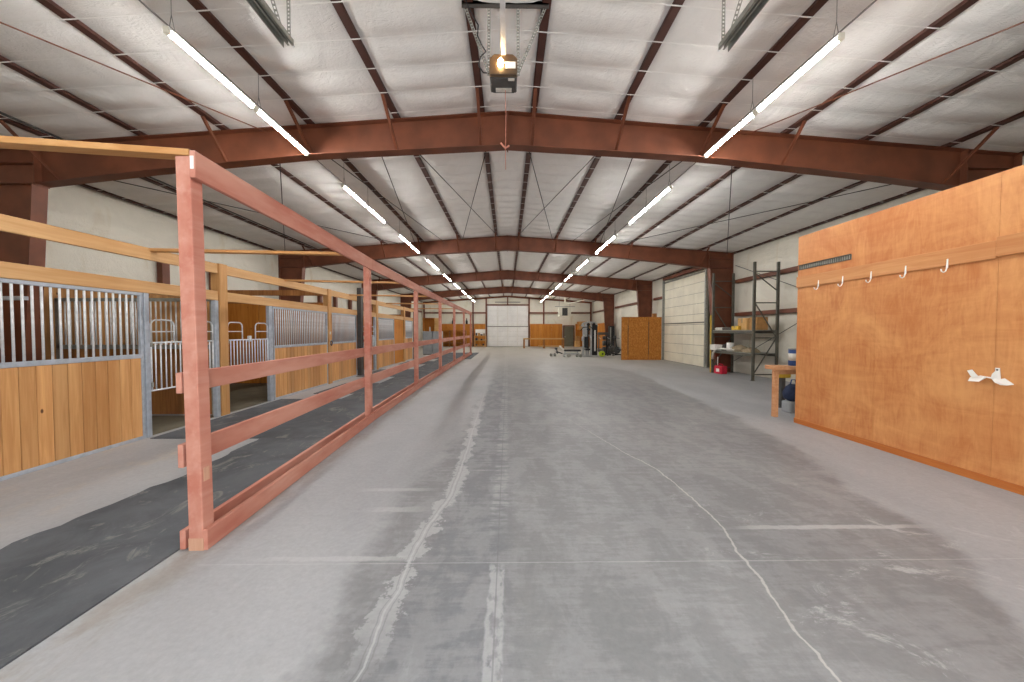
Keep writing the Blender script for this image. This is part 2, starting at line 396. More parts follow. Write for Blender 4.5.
def wall_side(name, s, gaps=()):
    m = MB(); r = random.Random(5 if s < 0 else 9); ys = []; yy = FY
    while yy < BY: ys.append(yy); yy += .19
    ys.append(BY)
    zs = [0, .3, .7, 1.1, 1.5, 1.85, 2.1, 2.2, 2.35, 2.6, 2.9, 3.15, 3.38, 3.5, 3.62, 3.8, 4.05, 4.3, 4.5, 4.68]
    girt = (2.22, 3.52)
    for yy in ys:
        ph = yy / 1.22; fr = ph - math.floor(ph)
        for z in zs:
            near = min([abs(z - g) for g in girt] + [z, abs(4.66 - z)])
            b = .085 * min(1, near / .4) * (.5 + .5 * math.sin(math.pi * fr) ** .5) + r.uniform(-.011, .011) + .014 * math.sin(yy * 3.1 + z * 2)
            m.v.append((s * (BX - b), yy, z))
    n = len(zs)
    for i in range(len(ys) - 1):
        for k in range(n - 1): q = i * n + k; m.f.append((q, q + 1, q + 1 + n, q + n))
    m.v.reverse() if False else None
    o = struct(m.build(name, 'wallliner', None, 0, True))
    k = MB(); k.box(s * BX + (.02 if s > 0 else -.08), s * BX + (.08 if s > 0 else -.02), FY - .1, BY + .1, 0, 4.8); k.build('outer_sheet', 'roofdark', o)
    return o
wall_side('wall_left', -1); wall_side('wall_right', 1)
def gable(name, y, t, dx, dz):
    m = MB()
    m.prism([(-BX, 0), (-dx, 0), (-dx, zc(dx) + .2), (-BX, zc(BX) + .2)], 'y', y, y + t)
    m.prism([(BX, 0), (dx, 0), (dx, zc(dx) + .2), (BX, zc(BX) + .2)], 'y', y, y + t)
    m.prism([(-dx, dz), (dx, dz), (dx, zc(dx) + .2), (0, zc(0) + .2), (-dx, zc(dx) + .2)], 'y', y, y + t)
    return struct(m.build(name, 'wallliner'))
gable('wall_back', BY, .12, 2.09, 4.19)
gable('wall_front', FY - .15, .15, 2.15, 4.2)

# far sectional door
d = struct(thing('door_1', 'white sectional door in the far end wall', 'door', (0, BY - .04, 0)))
m = MB()
for i in range(8): m.box(-2.1, 2.1, -.03, .03, .02 + i * .522, .02 + i * .522 + .515)
m.build('panel', 'doorwhite', d, .006)
m = MB(); m.box(-2.1, 2.1, .02, .16, 0, 4.25); m.build('backing', 'doorline', d)
m = MB()
for x in (-1.02, 0, 1.0): m.box(x - .05, x + .05, -.055, -.03, .05, 4.15)
m.build('reflection_strip', 'white', d)  # raised white strips stand in for bright reflections on the door
m = MB(); m.box(-2.1, 2.1, -.06, -.031, 2.03, 2.09); m.build('strut', 'doorline', d)
# side sectional door
d = struct(thing('door_2', 'cream sectional door in the side wall', 'door', (8.64, 17.63, 0)))
m = MB(); H8 = 4.25 / 9
for i in range(9):
    for j in range(4): m.box(-.03, .02, -2.08 + j * 1.04, -2.08 + (j + 1) * 1.04 - .018, .02 + i * H8, .02 + (i + 1) * H8 - .016)
m.build('panel', 'doorcream', d, .004)
m = MB(); m.box(.0, .03, -2.09, 2.09, 0, 4.26); m.build('backing', 'doorline', d)
m = MB(); m.box(-.07, -.031, -2.08, 2.08, 1.96, 2.01); m.box(-.06, -.031, -2.08, 2.08, 4.18, 4.25); m.build('strut', 'doorline', d)
m = MB()
for s in (-1, 1): m.box(-.12, .0, s * 2.14 - .04, s * 2.14 + .04, 0, 4.35)
m.build('track', 'galvdark', d)
m = MB(); m.box(-.1, .05, -2.2, 2.2, 4.36, 4.5); m.box(-.04, .05, -.1, .1, 4.5, 4.62); m.build('header', 'steel', d)
# small far door
d = struct(thing('door_3', 'grey walk door in the far end wall', 'door', (6.3, BY - .08, 0)))
m = MB(); m.box(-.48, .48, -.02, .04, .01, 2.08); m.build('leaf', 'doorgrey', d, .004)
m = MB()
for s in (-1, 1): m.box(s * .53 - .05, s * .53 + .05, -.04, .06, 0, 2.1)
m.box(-.58, .58, -.04, .06, 2.09, 2.19); m.build('frame', 'steel', d)
m = MB(); m.lathe((-.4, -.05, 1.0), [(.03, -.03), (.035, 0), (.02, .03)], 10, 'y'); m.build('knob', 'galv', d)

# ------------------------------------------------------------------ portal frames
BOT = [(0, 4.69), (3.25, 4.51), (5.9, 4.24), (7.74, 4.02)]
def frame(y, label, kx=7.79):
    t = thing('portal_frame', label, 'steel frame', (0, y, 0), 'steel portal frames across the barn')
    for s in (-1, 1):
        m = MB(); top = [(x, zc(x) - .004) for x, _ in BOT] + [(8.66, zc(8.66) - .004)]
        bot = BOT + [(8.66, 4.03)]
        m.prism([(s * x, z) for x, z in top] + [(s * x, z) for x, z in reversed(bot)], 'y', -.006, .006)
        for L, tz in ((top, -.012), (BOT, .012)):
            for (xa, za), (xb, zb) in zip(L[:-1], L[1:]):
                m.prism([(s * xa, za), (s * xb, zb), (s * xb, zb + tz), (s * xa, za + tz)], 'y', -.105, .105)
        m.box(min(s * .0, s * .01), max(s * .0, s * .01), -.105, .105, 4.66, 5.24)
        m.box(min(s * 7.74, s * 7.755), max(s * 7.74, s * 7.755), -.1, .1, 4.0, zc(7.74))
        m.build('rafter', 'steel', t)
        m = MB()
        m.prism([(s * kx, 4.03), (s * 8.66, 4.03), (s * 8.66, 0.0), (s * 8.1, 0.0)], 'y', -.006, .006)
        m.prism([(s * (kx - .02), 4.03), (s * (kx - .005), 4.03), (s * 8.095, 0.0), (s * 8.08, 0.0)], 'y', -.105, .105)
        m.box(min(s * 8.66, s * 8.675), max(s * 8.66, s * 8.675), -.105, .105, 0, zc(8.66))
        m.box(min(s * 7.74, s * 8.66), max(s * 7.74, s * 8.66), -.1, .1, 4.02, 4.035)
        m.box(min(s * 7.78, s * 8.66), max(s * 7.78, s * 8.66), -.1, .1, 4.35, 4.36)
        m.box(min(s * 8.02, s * 8.72), max(s * 8.02, s * 8.72), -.14, .14, 0, .02)
        m.build('column', 'steel', t)
    for x in PX:
        if abs(x) > 8.5 or abs(x) == 6.0: continue
        ax = abs(x); zb = None
        for (xa, za), (xb, zb2) in zip(BOT[:-1], BOT[1:]):
            if xa <= ax <= xb: zb = za + (zb2 - za) * (ax - xa) / (xb - xa)
        bl = -.5 if 4 < ax < 5 else -.72
        m = MB(); m.bar((x, bl, zc(x) - .015), (x, -.03, zb + .03), .045, .008, (1, 0, 0)); m.bar((x - .02, bl, zc(x) - .015), (x - .02, -.03, zb + .03), .008, .045, (1, 0, 0))
        m.build('flange_brace', 'steel', t)
    return t
frame(FRAMES[0], 'rust-brown steel roof frame nearest the front, hung right behind the door opener')
frame(FRAMES[1], 'rust-brown steel roof frame with its column beside the tall pallet rack')
frame(FRAMES[2], 'rust-brown steel roof frame with its column rising behind the OSB panel', 7.8)
frame(FRAMES[3], 'rust-brown steel roof frame farthest back, its column behind the gym machine', 7.85)
# end wall framing
t = thing('end_wall_frame', 'brown steel framing on the far end wall around the white door', 'steel frame', (0, BY - .02, 0))
for s in (-1, 1):
    m = MB(); m.bar((0, -.06, zc(0) - .1), (s * 8.66, -.06, zc(8.66) - .1), .1, .18); m.build('rafter', 'steel', t)
    for x in (2.2, 3.7 if s > 0 else 3.55, 8.55):
        m = MB(); m.box(s * x - .07, s * x + .07, -.16, -.0, 0, zc(x) - .1); m.build('post', 'steel', t)
    for x0, x1 in ((2.27, 3.63 if s > 0 else 3.48), (3.77 if s > 0 else 3.62, 8.48)):
        m = MB(); m.box(min(s * x0, s * x1), max(s * x0, s * x1), -.14, -.02, 3.38, 3.53); m.build('girt', 'steel', t)
m = MB(); m.box(-2.13, 2.13, -.13, -.02, 4.2, 4.34); m.build('header', 'steel', t)
m = MB(); m.box(-.06, .06, -.13, -.02, 4.34, 5.1); m.build('king_post', 'steel', t)
m = MB(); m.box(-1.3, 1.3, -.2, -.14, 4.52, 4.58); m.build('spring_shaft', 'darkpost', t)
# purlins
for i, x in enumerate(PX):
    s = -1 if x < 0 else 1; k = i - 7 if x > 0 else 6 - i
    side = 'horse-stall' if x < 0 else 'plywood-partition'
    m = MB(); w_ = .095
    m.box(x - w_ / 2, x + w_ / 2, FY, BY - .02, zc(x) + .0, zc(x) + .006)
    m.box(x - s * .045 - .004, x - s * .045 + .004, FY, BY - .02, zc(x), zc(x) + .22)
    m.box(min(x - s * .045, x - s * .045 - s * .05), max(x - s * .045, x - s * .045 - s * .05), FY, BY - .02, zc(x) + .20, zc(x) + .21)
    m.box(x + s * w_ / 2 - .003, x + s * w_ / 2 + .003, FY, BY - .02, zc(x), zc(x) + .02)
    nm, lb = ('purlin', f'brown steel roof purlin, {ordn(k)} out from the ridge on the {side} side') if k < 6 else ('eave_strut', f'brown steel eave strut where roof meets wall on the {side} side')
    o = m.build(nm, 'purlin', None, 0, False, (x, FY, zc(x))); tag(o, lb, 'roof beam' if k == 6 else 'purlin', 'roof purlins')
# wall girts
def girt(s, y0, y1, z, label):
    m = MB(); a, b = s * 8.71, s * 8.84; m.box(min(a, b), max(a, b), y0, y1, z, z + .008); m.box(min(a, b), max(a, b), y0, y1, z + .13, z + .138)
    m.box(min(a, a + s * .01), max(a, a + s * .01), y0, y1, z, z + .138)
    tag(m.build('wall_girt', 'steel', None, 0, False, (s * 8.75, y0, z)), label, 'girt', 'steel wall girts')
girt(1, 6.3, 13.75, 3.42, 'upper brown wall girt behind the tall pallet rack')
girt(1, 6.3, 13.75, 2.16, 'lower brown wall girt behind the tall pallet rack')
girt(1, 19.95, 21.5, 3.42, 'short brown wall girt between side door and OSB panel column')
girt(1, 21.8, 29.25, 3.42, 'brown wall girt running above the gym equipment on the side wall')
girt(1, 29.55, 36.9, 3.42, 'brown wall girt nearest the far corner on the gym side')
girt(1, 14.05, 15.4, 3.42, 'short brown wall girt between pallet rack column and side door')
girt(-1, 6.3, 13.75, 3.48, 'long brown wall girt just above the timber beam over the first stalls')
girt(-1, 14.05, 21.5, 3.48, 'brown wall girt above the stalls between second and third frames')
girt(-1, 21.8, 29.25, 3.48, 'brown wall girt on the stall side behind the grey lockers')
girt(-1, 29.55, 36.9, 3.48, 'brown wall girt nearest the far corner on the stall side')
# roof brace rods and conduits
def rod(x0, y0, x1, y1, label, r=.009, mt='cable'):
    m = MB(); m.tube([(x0, y0, zc(x0) - .09), (x1, y1, zc(x1) - .09)], r, 6)
    tag(m.build('brace_rod', mt, None, 0, True, (x0, y0, zc(x0) - .09)), label, 'brace rod', 'roof brace rods')
for s, sd in ((-1, 'stall'), (1, 'plywood-partition')):
    a, b = FRAMES[0] + .12, FRAMES[1] - .12
    rod(s * .25, a, s * 1.72, b, f'thin roof brace rod from the ridge outward, second bay, {sd} side')
    rod(s * 1.88, a, s * .3, b, f'thin roof brace rod in toward the ridge, second bay, {sd} side')
    rod(s * 2.3, a, s * 3.5, b, f'thin roof brace rod slanting out toward the light row, second bay, {sd} side')
    rod(s * 3.5, a, s * 2.4, b, f'thin roof brace rod slanting in past the light row, second bay, {sd} side')
    rod(s * 3.9, a, s * 8.4, b, f'thin roof brace rod ending at the wall column, second bay, {sd} side')
    rod(s * 8.4, a, s * 3.9, b, f'thin roof brace rod crossing from eave to light row, second bay, {sd} side')
    rod(s * 3.95, FRAMES[0] - .12, s * 8.3, FY + .2, f'brown roof brace rod crossing the nearest bay on the {sd} side', .008, 'steel')
m = MB(); m.tube([(-6.9, FY, zc(6.9) - .16), (-6.9, 13.6, zc(6.9) - .16)], .018, 8)
tag(m.build('conduit', 'cable', None, 0, True, (-6.9, FY, 4.5)), 'dark conduit under the roof running beside the outer purlins above the stalls', 'conduit')
# wall brace rods by the rack
def wrod(p, q, label):
    m = MB(); m.tube([p, q], .01, 6); tag(m.build('wall_brace_rod', 'cable', None, 0, True, p), label, 'brace rod')
wrod((8.69, 13.7, 4.1), (8.69, 8.2, 1.9), 'thin brace rod sloping down across the wall from the column top behind the rack')
wrod((8.69, 13.7, .45), (8.69, 8.2, 3.0), 'thin brace rod rising across the wall from the column foot behind the rack')

# ------------------------------------------------------------------ LED lights
def make_light():
    t = thing('led_tube_light', 'x', 'light', (0, 0, 4.5), 'LED tube lights in two rows')
    m = MB(); m.prism([(-.04, .019), (.04, .019), (.024, .048), (-.024, .048)], 'y', 0, 1.2); m.build('housing', 'white', t)
    m = MB(); m.lathe((0, 0, 0), [(.014, .02), (.019, .03), (.019, 1.17), (.014, 1.18)], 12, 'y'); m.build('tube', 'tube', t, 0, True)
    for yy in (0, 1.18):
        m = MB(); m.box(-.026, .026, yy - .012, yy + .03, -.024, .045); m.build('end_cap', 'offwhite', t, .006)
    return t
def hanger(t, yy, h):
    m = MB(); m.tube([(-.03, yy, .04), (0, yy, .2)], .0035, 5); m.tube([(.03, yy, .04), (0, yy, .2)], .0035, 5); m.tube([(0, yy, .2), (0, yy, h)], .0035, 5)
    return m.build('hanger_wire', 'cablegrey', t)
proto = None
for s, row in ((-1, 'the row above the fence'), (1, 'the partition-side row')):
    n = 0
    for k in range(-1, 9):
        for q in range(2):
            y0 = 3.60 + 3.73 * k + q * 1.3 - (.06 if q else 0)
            if k < 0: lab = f'white LED tube light overhead at the very front, {"outer" if q == 0 else "inner"}, {row}'
            else: lab = f'glowing white LED tube light, {ordn(n)} from the front in {row}'; n += 1
            if proto is None:
                proto = make_light(); hanger(proto, .06, zc(3.3) - 4.5); t = proto; t.location = (s * 3.3, y0, 4.5); t['label'] = lab
            else: t = dup(proto, (s * 3.3, y0, 4.5), lab)
            if k < 0: continue
for s, row in ((-1, 'fence'), (1, 'plywood partition')):
    m = MB(); pts = []
    for i in range(160):
        yy = FY + (36 - FY) * i / 159; pts.append((s * 3.3, yy, 4.57 + .012 * math.sin(yy * 1.7)))
    m.tube(pts, .008, 6); tag(m.build('light_cable', 'cablegrey', None, 0, True, (s * 3.3, FY, 4.57)), f'grey power cable linking the tube lights above the {row} side', 'cable')

# ------------------------------------------------------------------ garage door opener and tracks
t = thing('garage_door_opener', 'dark garage door opener with glowing amber bulb hung from the ridge', 'door opener', (-.045, 4.0, 4.36))
m = MB(); m.box(-.15, .15, .0, .26, .0, .20); m.box(-.13, .13, .26, .3, .02, .17); m.build('housing', 'darkgrey', t, .012)
m = MB(); m.prism([(-.15, .0), (.15, .0), (.15, .17), (.10, .215), (-.10, .215), (-.15, .17)], 'y', -.05, .0); m.build('light_lens', 'lens', t, .006)
m = MB(); m.lathe((-.03, -.075, .10), [(.005, -.045), (.028, -.03), (.036, 0), (.028, .03), (.012, .05)], 12, 'z'); m.build('bulb', 'bulb', t, 0, True)
m = MB(); m.box(.02, .13, -.055, -.05, .06, .13); m.build('warning_label', 'white', t)
m = MB(); m.box(-.09, .09, .17, .24, -.003, .0); m.build('rating_label', 'paper', t)
m = MB(); m.box(.05, .12, .01, .05, -.003, .0); m.build('small_label', 'paper', t)
m = MB(); m.box(-.025, .025, -5.4, .05, .20, .24); m.build('rail', 'galv', t)
m = MB(); m.box(-.46, .50, .06, .10, zc(0) - 4.36 - .05, zc(0) - 4.36 - .01); m.box(-.46, .50, .06, .065, zc(0) - 4.36 - .09, zc(0) - 4.36 - .01); m.build('cross_bar', 'darkpost', t)
def perf(p, q):
    m = MB(); p, q = Vector(p), Vector(q); n = int((q - p).length / .036); d = (q - p) / n
    for i in range(n):                    # slotted angle: two edge rails with bridges between the holes
        m.bar(p + d * i, p + d * (i + .45), .03, .004, (0, 1, 0))
    m.bar(p + Vector((.013, 0, 0)), q + Vector((.013, 0, 0)), .007, .006, (0, 1, 0)); m.bar(p - Vector((.013, 0, 0)), q - Vector((.013, 0, 0)), .007, .006, (0, 1, 0))
    return m
zt = zc(0) - 4.36 - .05
for a, b in (((-.16, -.0, .02), (-.16, .07, zt)), ((.16, 0, .02), (.16, .07, zt)), ((-.16, 0, .05), (-.43, .07, zt)), ((.16, 0, .05), (.47, .07, zt))):
    perf(a, b).build('hanger_strap', 'galvdark', t)
m = MB(); m.tube([(-.15, .02, .06), (-.22, 0, .05), (-.27, -.01, .12), (-.25, -.02, .2), (-.19, -.02, .26), (-.24, -.03, .33), (-.28, -.03, .42), (-.27, -.04, .52), (-.36, -.04, .68), (-.42, -.04, .82)], .007, 6); m.build('power_cord', 'black', t, 0, True)
rp = MB(); rp.tube([(.02, .2, 0), (.025, .19, -.3), (.02, .2, -.66), (.022, .2, -.9)], .0035, 6); r_ = rp.build('release_rope', 'ropered', t, 0, True)
m = MB(); m.tube([(-.035, .2, -.60), (.02, .2, -.66), (.06, .2, -.63)], .011, 8); m.build('handle', 'ropered', r_, 0, True)
for s, nm in ((-1, 'stall'), (1, 'partition')):
    t = thing('door_track', f'grey horizontal track of the front door on the {nm} side, hung under the roof', 'door track', (s * 2.13, 3.64, 4.4), 'front door tracks')
    m = MB(); L = -5.3
    m.box(-.03, .03, L, 0, .05, .056); m.box(-.03, -.025, L, 0, 0, .056); m.box(.025, .03, L, 0, 0, .056); m.box(-.03, -.012, L, 0, 0, .005); m.box(.012, .03, L, 0, 0, .005)
    m.build('rail', 'galvdark', t)
    m = MB(); m.bar((s * .055, L, .06), (s * .055, .02, .06), .05, .006); m.bar((s * .08, L, .03), (s * .08, .02, .03), .006, .07); m.build('angle_stiffener', 'galvdark', t)
    zz = zc(2.13) - 4.4 + .02
    perf((s * -.02, -.06, .05), (s * -.02, -.06, zz)).build('hanger_strap', 'galvdark', t)
    perf((s * .02, -.1, .05), (s * .02, -.62, zz)).build('hanger_strap', 'galvdark', t)
    m = MB(); m.tube([(0, .0, .03), (0, .05, .03)], .012, 8); m.build('stop_bolt', 'galv', t)

# ------------------------------------------------------------------ paddock fence
FP = [(-2.29, 2.66), (-2.48, 6.42), (-2.56, 10.1), (-2.58, 13.8), (-2.59, 17.5), (-2.57, 21.2), (-2.54, 24.7)]
t = thing('paddock_fence', 'long faded red wooden rail fence along the horse aisle', 'fence', (FP[0][0], FP[0][1], 0))
P = .052
for i, (x, y) in enumerate(FP):
    m = MB(); m.box(x - P, x + P, y - P, y + P, 0, 2.86) if i else m.bar((x + .02, y, 0), (x - .012, y, 2.84), 2 * P, 2 * P, (0, 1, 0)); po = world_to(t, m).build('post', 'redpaint', t, .005)
    if i == 0:
        m = MB(); m.box(x - P + .018, x + P + .022, y - P - .002, y + P + .002, 0, .09); world_to(t, m).build('worn_foot', 'redworn', po)
        m = MB(); m.box(x + P + .012, x + P + .017, y - .03, y + .02, .50, .60); world_to(t, m).build('bare_patch', 'redworn', po)
    if i == 6: po['label'] = 'darker brown end post of the fence'
for i in range(6):
    (xa, ya), (xb, yb) = FP[i], FP[i + 1]
    e0 = -.09 if i == 0 else 0; gap = .004
    yb_ = yb - gap
    def rail(nm, off, th, zl, zh, lead=e0):
        m = MB(); a = (xa + off, ya + lead, (zl + zh) / 2); b = (xb + off, yb_, (zl + zh) / 2)
        m.bar(a, b, th, zh - zl); return world_to(t, m).build(nm, 'redpaint', t, .004)
    tr = rail('top_rail', P + .02, .038, 2.68, 2.87, -.07 if i == 0 else 0)
    if i == 0:
        m = MB(); x = xa + P + .02; m.box(x - .012, x + .012, ya - .073, ya - .069, 2.74, 2.83); world_to(t, m).build('white_sticker', 'white', tr)
    rail('middle_rail', -P - .02, .038, 1.15, 1.30, -.06 if i == 0 else 0)
    rail('lower_rail', -P - .02, .038, .61, .78, -.06 if i == 0 else 0)
    rail('base_board', P + .028, .04, .0, .15, -.05 if i == 0 else 0)
    rail('base_board', -P - .02, .04, .012, .15, -.06 if i == 0 else 0)

# ------------------------------------------------------------------ rubber mats
def mat(x0, x1, y0, y1, label, z=0.0, wav=0.0, grp='rubber mats on the aisle floor'):
    m = MB(); r = random.Random(int(y0 * 10) + 5); n = max(2, int((y1 - y0) / .12)); pts = []
    for i in range(n + 1):
        yy = y0 + (y1 - y0) * i / n; pts.append((x0 + (r.uniform(-wav, wav) + wav * 1.5 * math.sin(yy * 1.9)), yy))
    poly = pts + [(x1, y1), (x1, y0)]
    m.prism(poly, 'z', z, z + .012); tag(m.build('rubber_mat', 'stallmat' if 'stalls' in grp else 'rubber', None, 0, False, ((x0 + x1) / 2, y0, z)), label, 'rubber mat', grp)
mat(-3.64, -2.40, FY, 5.35, 'long dark rubber mat running beside the fence at the front', 0, .035)
mat(-5.30, -2.56, 5.36, 8.45, 'dark rubber mat in front of the first two stall gates')
mat(-3.9, -2.64, 8.46, 12.6, 'dark rubber mat beside the fence between second and third fence posts')
mat(-4.95, -3.92, 9.2, 11.0, 'small dark rubber mat lying before the second stall boards')
mat(-5.30, -2.68, 12.61, 15.0, 'dark rubber mat at the dark steel post and third stall gate')
mat(-3.9, -2.68, 15.01, 20.5, 'dark rubber mat beside the fence past the third stall gate')
mat(-5.25, -3.92, 17.3, 19.0, 'dark rubber mat before the plywood stall door')
mat(-4.3, -2.1, 20.51, 26.5, 'dark rubber mat at the far end of the fence')
mat(-7.2, -5.45, 3.1, 6.80, 'dark rubber mat on the floor inside the first stall', 0, 0, 'rubber mats in the stalls')
mat(-7.2, -5.45, 7.02, 10.9, 'dark rubber mat on the floor inside the second stall', 0, 0, 'rubber mats in the stalls')
mat(-8.55, -7.22, 3.1, 6.80, 'dark rubber mat against the back of the first stall', 0, 0, 'rubber mats in the stalls')
mat(-8.55, -7.22, 7.02, 10.9, 'dark rubber mat against the back of the second stall', 0, 0, 'rubber mats in the stalls')

# ------------------------------------------------------------------ horse stalls
SX = -5.40
def post(y, label, x=SX, h=2.86, wy=.19, wx=.14):
    m = MB(); m.box(x - wx, x + .03, y - wy / 2, y + wy / 2, 0, h)
    tag(m.build('timber_post', 'post', None, .006, False, (x, y, 0)), label, 'post', 'stall timber posts')
post(2.85, 'honey timber stall post at the near end of the first stall')
post(6.9, 'honey timber stall post between the two metal stall gates')
post(10.98, 'honey timber stall post between second and third stalls, with small tags')
post(14.95, 'honey timber stall post just past the third stall gate')
post(18.88, 'honey timber stall post beyond the plywood stall door')
ys = [1.2, 2.75, 6.8, 10.88, 14.85, 18.78, 20.9]
seg = [(1.2, 2.75), (2.95, 6.8), (7.0, 10.88), (11.08, 14.85), (15.05, 18.78), (18.98, 20.9)]
nm = ['before the first stall', 'over the first stall', 'over the second stall', 'over the third stall', 'over the fourth stall', 'over the last stall']
for (a, b), n_ in zip(seg, nm):
    m = MB(); m.box(SX - .045, SX, a, b, 2.67, 2.85); tag(m.build('timber_beam', 'header', None, .004, False, (SX, a, 2.67)), f'upper honey timber beam {n_}', 'beam', 'stall timber beams')
    m = MB(); m.box(SX - .045, SX, a, b, 2.17, 2.345); tag(m.build('timber_beam', 'header', None, .004, False, (SX, a, 2.17)), f'lower honey timber beam {n_}, topping the bars', 'beam', 'stall timber beams')
# cross ties from stall to fence
def tie(yl, yr, xf, label, z=2.86, h=.045, d=.10):
    m = MB(); m.bar((SX - .05, yl, z + h / 2), (xf, yr, z + h / 2), d, h); tag(m.build('cross_tie', 'tie', None, .003, False, (SX, yl, z)), label, 'beam', 'timber cross ties over the aisle')
tie(2.18, 2.655, -2.26, 'honey timber cross tie over the aisle at the nearest fence post', 2.842)
tie(5.57, 5.83, -2.46, 'honey timber cross tie over the aisle, second from the front', 2.805)
tie(8.85, 9.3, -2.55, 'honey timber cross tie over the aisle, third from the front', 2.805)
tie(12.4, 12.9, -2.58, 'honey timber cross tie over the aisle, fourth from the front', 2.805)
tie(16.1, 16.5, -2.59, 'honey timber cross tie over the aisle, fifth from the front', 2.805)
tie(19.8, 20.0, -2.58, 'honey timber cross tie over the aisle, sixth from the front', 2.805)
m = MB(); m.box(-8.5, SX - .15, 10.95, 10.99, 2.665, 2.83); tag(m.build('timber_beam', 'backboards', None, .004, False, (-7, 10.97, 2.66)), 'brown timber beam level above the plywood wall behind the second stall', 'beam')
def panel(y0, y1, label, grp='stall front panels with bars and boards'):
    t = thing('stall_front_panel', label, 'stall panel', (SX, y0, 0), grp); L = y1 - y0
    m = MB(); m.box(-.045, 0, 0, L, .0, .045); m.box(-.045, 0, 0, L, 1.20, 1.26); m.box(-.045, 0, 0, L, 2.12, 2.165)
    m.box(-.045, 0, 0, .045, .045, 1.2); m.box(-.045, 0, L - .045, L, .045, 1.2); m.box(-.045, 0, 0, .045, 1.26, 2.12); m.box(-.045, 0, L - .045, L, 1.26, 2.12)
    m.build('frame', 'galvpost', t, .004)
    m = MB(); n = int((L - .09) / .145); wd = (L - .09) / n
    for i in range(n): m.box(-.04, -.006, .045 + i * wd + .003, .045 + (i + 1) * wd - .003, .045, 1.20)
    m.build('boards', 'boards', t, .004)
    m = MB(); m.box(-.043, -.03, .045, L - .045, .045, 1.2); m.build('board_backing', 'backboards', t)
    n = int((L - .09) / .0825); bar = None
    for i in range(1, n):
        yy = .045 + (L - .09) * i / n
        if bar is None:
            m = MB(); m.tube([(0, 0, 1.25), (0, 0, 2.13)], .0125, 10); bar = m.build('bar', 'galv', t, 0, True); bar.location = (-.022, yy, 0)
        else:
            b = bar.copy(); COL.objects.link(b); b.parent = t; b.location = (-.022, yy, 0)
    return t
panel(2.95, 5.41, 'first stall front panel: galvanised bars over pale vertical boards, nearest the front')
panel(8.37, 10.87, 'second stall front panel: bars over boards, right of the second metal gate')
panel(11.09, 12.95, 'third stall front panel: bars over boards, ending at the dark steel post')
panel(15.06, 17.2, 'fourth stall front panel: bars over boards, before the plywood stall door')
panel(18.99, 20.5, 'last stall front panel: bars over boards, beyond the plywood stall door')
def steel_post(y, w_, label, h=2.165):
    m = MB(); m.box(SX - .06, SX + .015, y, y + w_, 0, h); tag(m.build('steel_post', 'galvpost', None, .004, False, (SX, y, 0)), label, 'post', 'galvanised stall posts')
steel_post(5.415, .07, 'galvanised post hinging the first stall gate beside the pale boards')
steel_post(6.70, .085, 'galvanised post latching the first stall gate, against a timber post')
steel_post(8.205, .12, 'galvanised post between second stall gate and second panel')
steel_post(13.25, .08, 'galvanised gate post close behind the dark steel post')
steel_post(14.68, .14, 'galvanised post of the third stall gate, against a timber post')
def gate(y0, y1, label):
    t = thing('stall_gate', label, 'gate', (SX - .02, y0, 0), 'metal stall gates'); L = y1 - y0; r = .0135
    m = MB(); m.tube([(0, r, .69), (0, r, 1.42)], r); m.tube([(0, L - r, .69), (0, L - r, 1.42)], r); m.tube([(0, 0, .69), (0, L, .69)], r); m.tube([(0, 0, 1.42), (0, L, 1.42)], r)
    m.build('frame', 'galv', t, 0, True)
    n = round(L / .085); bar = None
    for i in range(1, n):
        if bar is None:
            m = MB(); m.tube([(0, 0, .69), (0, 0, 1.42)], .0095, 8); bar = m.build('bar', 'galv', t, 0, True); bar.location = (0, L * i / n, 0)
        else: b = bar.copy(); COL.objects.link(b); b.parent = t; b.location = (0, L * i / n, 0)
    for a, b in ((.015, .40), (L - .40, L - .015)):
        pts = [(0, a, 1.42), (0, a, 1.68)] + [(0, a + .09 - .09 * math.cos(k * math.pi / 8), 1.68 + .09 * math.sin(k * math.pi / 8)) for k in range(1, 5)] + \
              [(0, b - .09 + .09 * math.sin(k * math.pi / 8), 1.68 + .09 * math.cos(k * math.pi / 8)) for k in range(0, 5)] + [(0, b, 1.42)]
        m = MB(); m.tube(pts, .0125, 8); m.tube([(0, a, 1.59), (0, b, 1.59)], .009, 8); m.build('arch', 'galv', t, 0, True)
    m = MB(); m.box(-.02, .035, L / 2 - .03, L / 2 + .03, 1.38, 1.50); m.build('latch', 'galv', t, .006)
    for z in (.75, 1.36):
        m = MB(); m.box(-.02, .03, -.018, .02, z, z + .07); m.build('hinge', 'galvdark', t, .004)
    return t
gate(5.515, 6.69, 'galvanised arched stall gate nearest the front, half hidden by the fence post')
gate(7.02, 8.20, 'galvanised arched stall gate to the right of the timber post')
gate(13.35, 14.66, 'galvanised arched stall gate farther back past the dark steel post')
# dark posts
def dpost(y, h, label, x=-5.28, wd=.13):
    m = MB(); m.box(x - wd, x + .02, y - .10, y + .10, 0, h); m.box(x - wd - .02, x + .04, y - .12, y + .12, 0, .02)
    tag(m.build('dark_steel_post', 'darkpost', None, .006, False, (x, y, 0)), label, 'post', 'dark steel posts by the stalls')
dpost(13.1, 3.15, 'tall dark grey steel post rising above the beams by the third stall')
dpost(20.75, 2.7, 'dark grey steel post at the far end of the last stall')
t = thing('fire_extinguisher', 'small red and white fire extinguisher hung on the dark steel post', 'fire extinguisher', (-5.2, 13.2, 1.2))
m = MB(); m.lathe((0, 0, 0), [(.03, 0), (.055, .01), (.055, .3), (.04, .36), (.02, .38)], 14); m.build('cylinder', 'red', t, 0, True)
m = MB(); m.lathe((0, 0, 0), [(.0575, .1), (.0575, .22)], 14); m.build('label', 'white', t, 0, True)
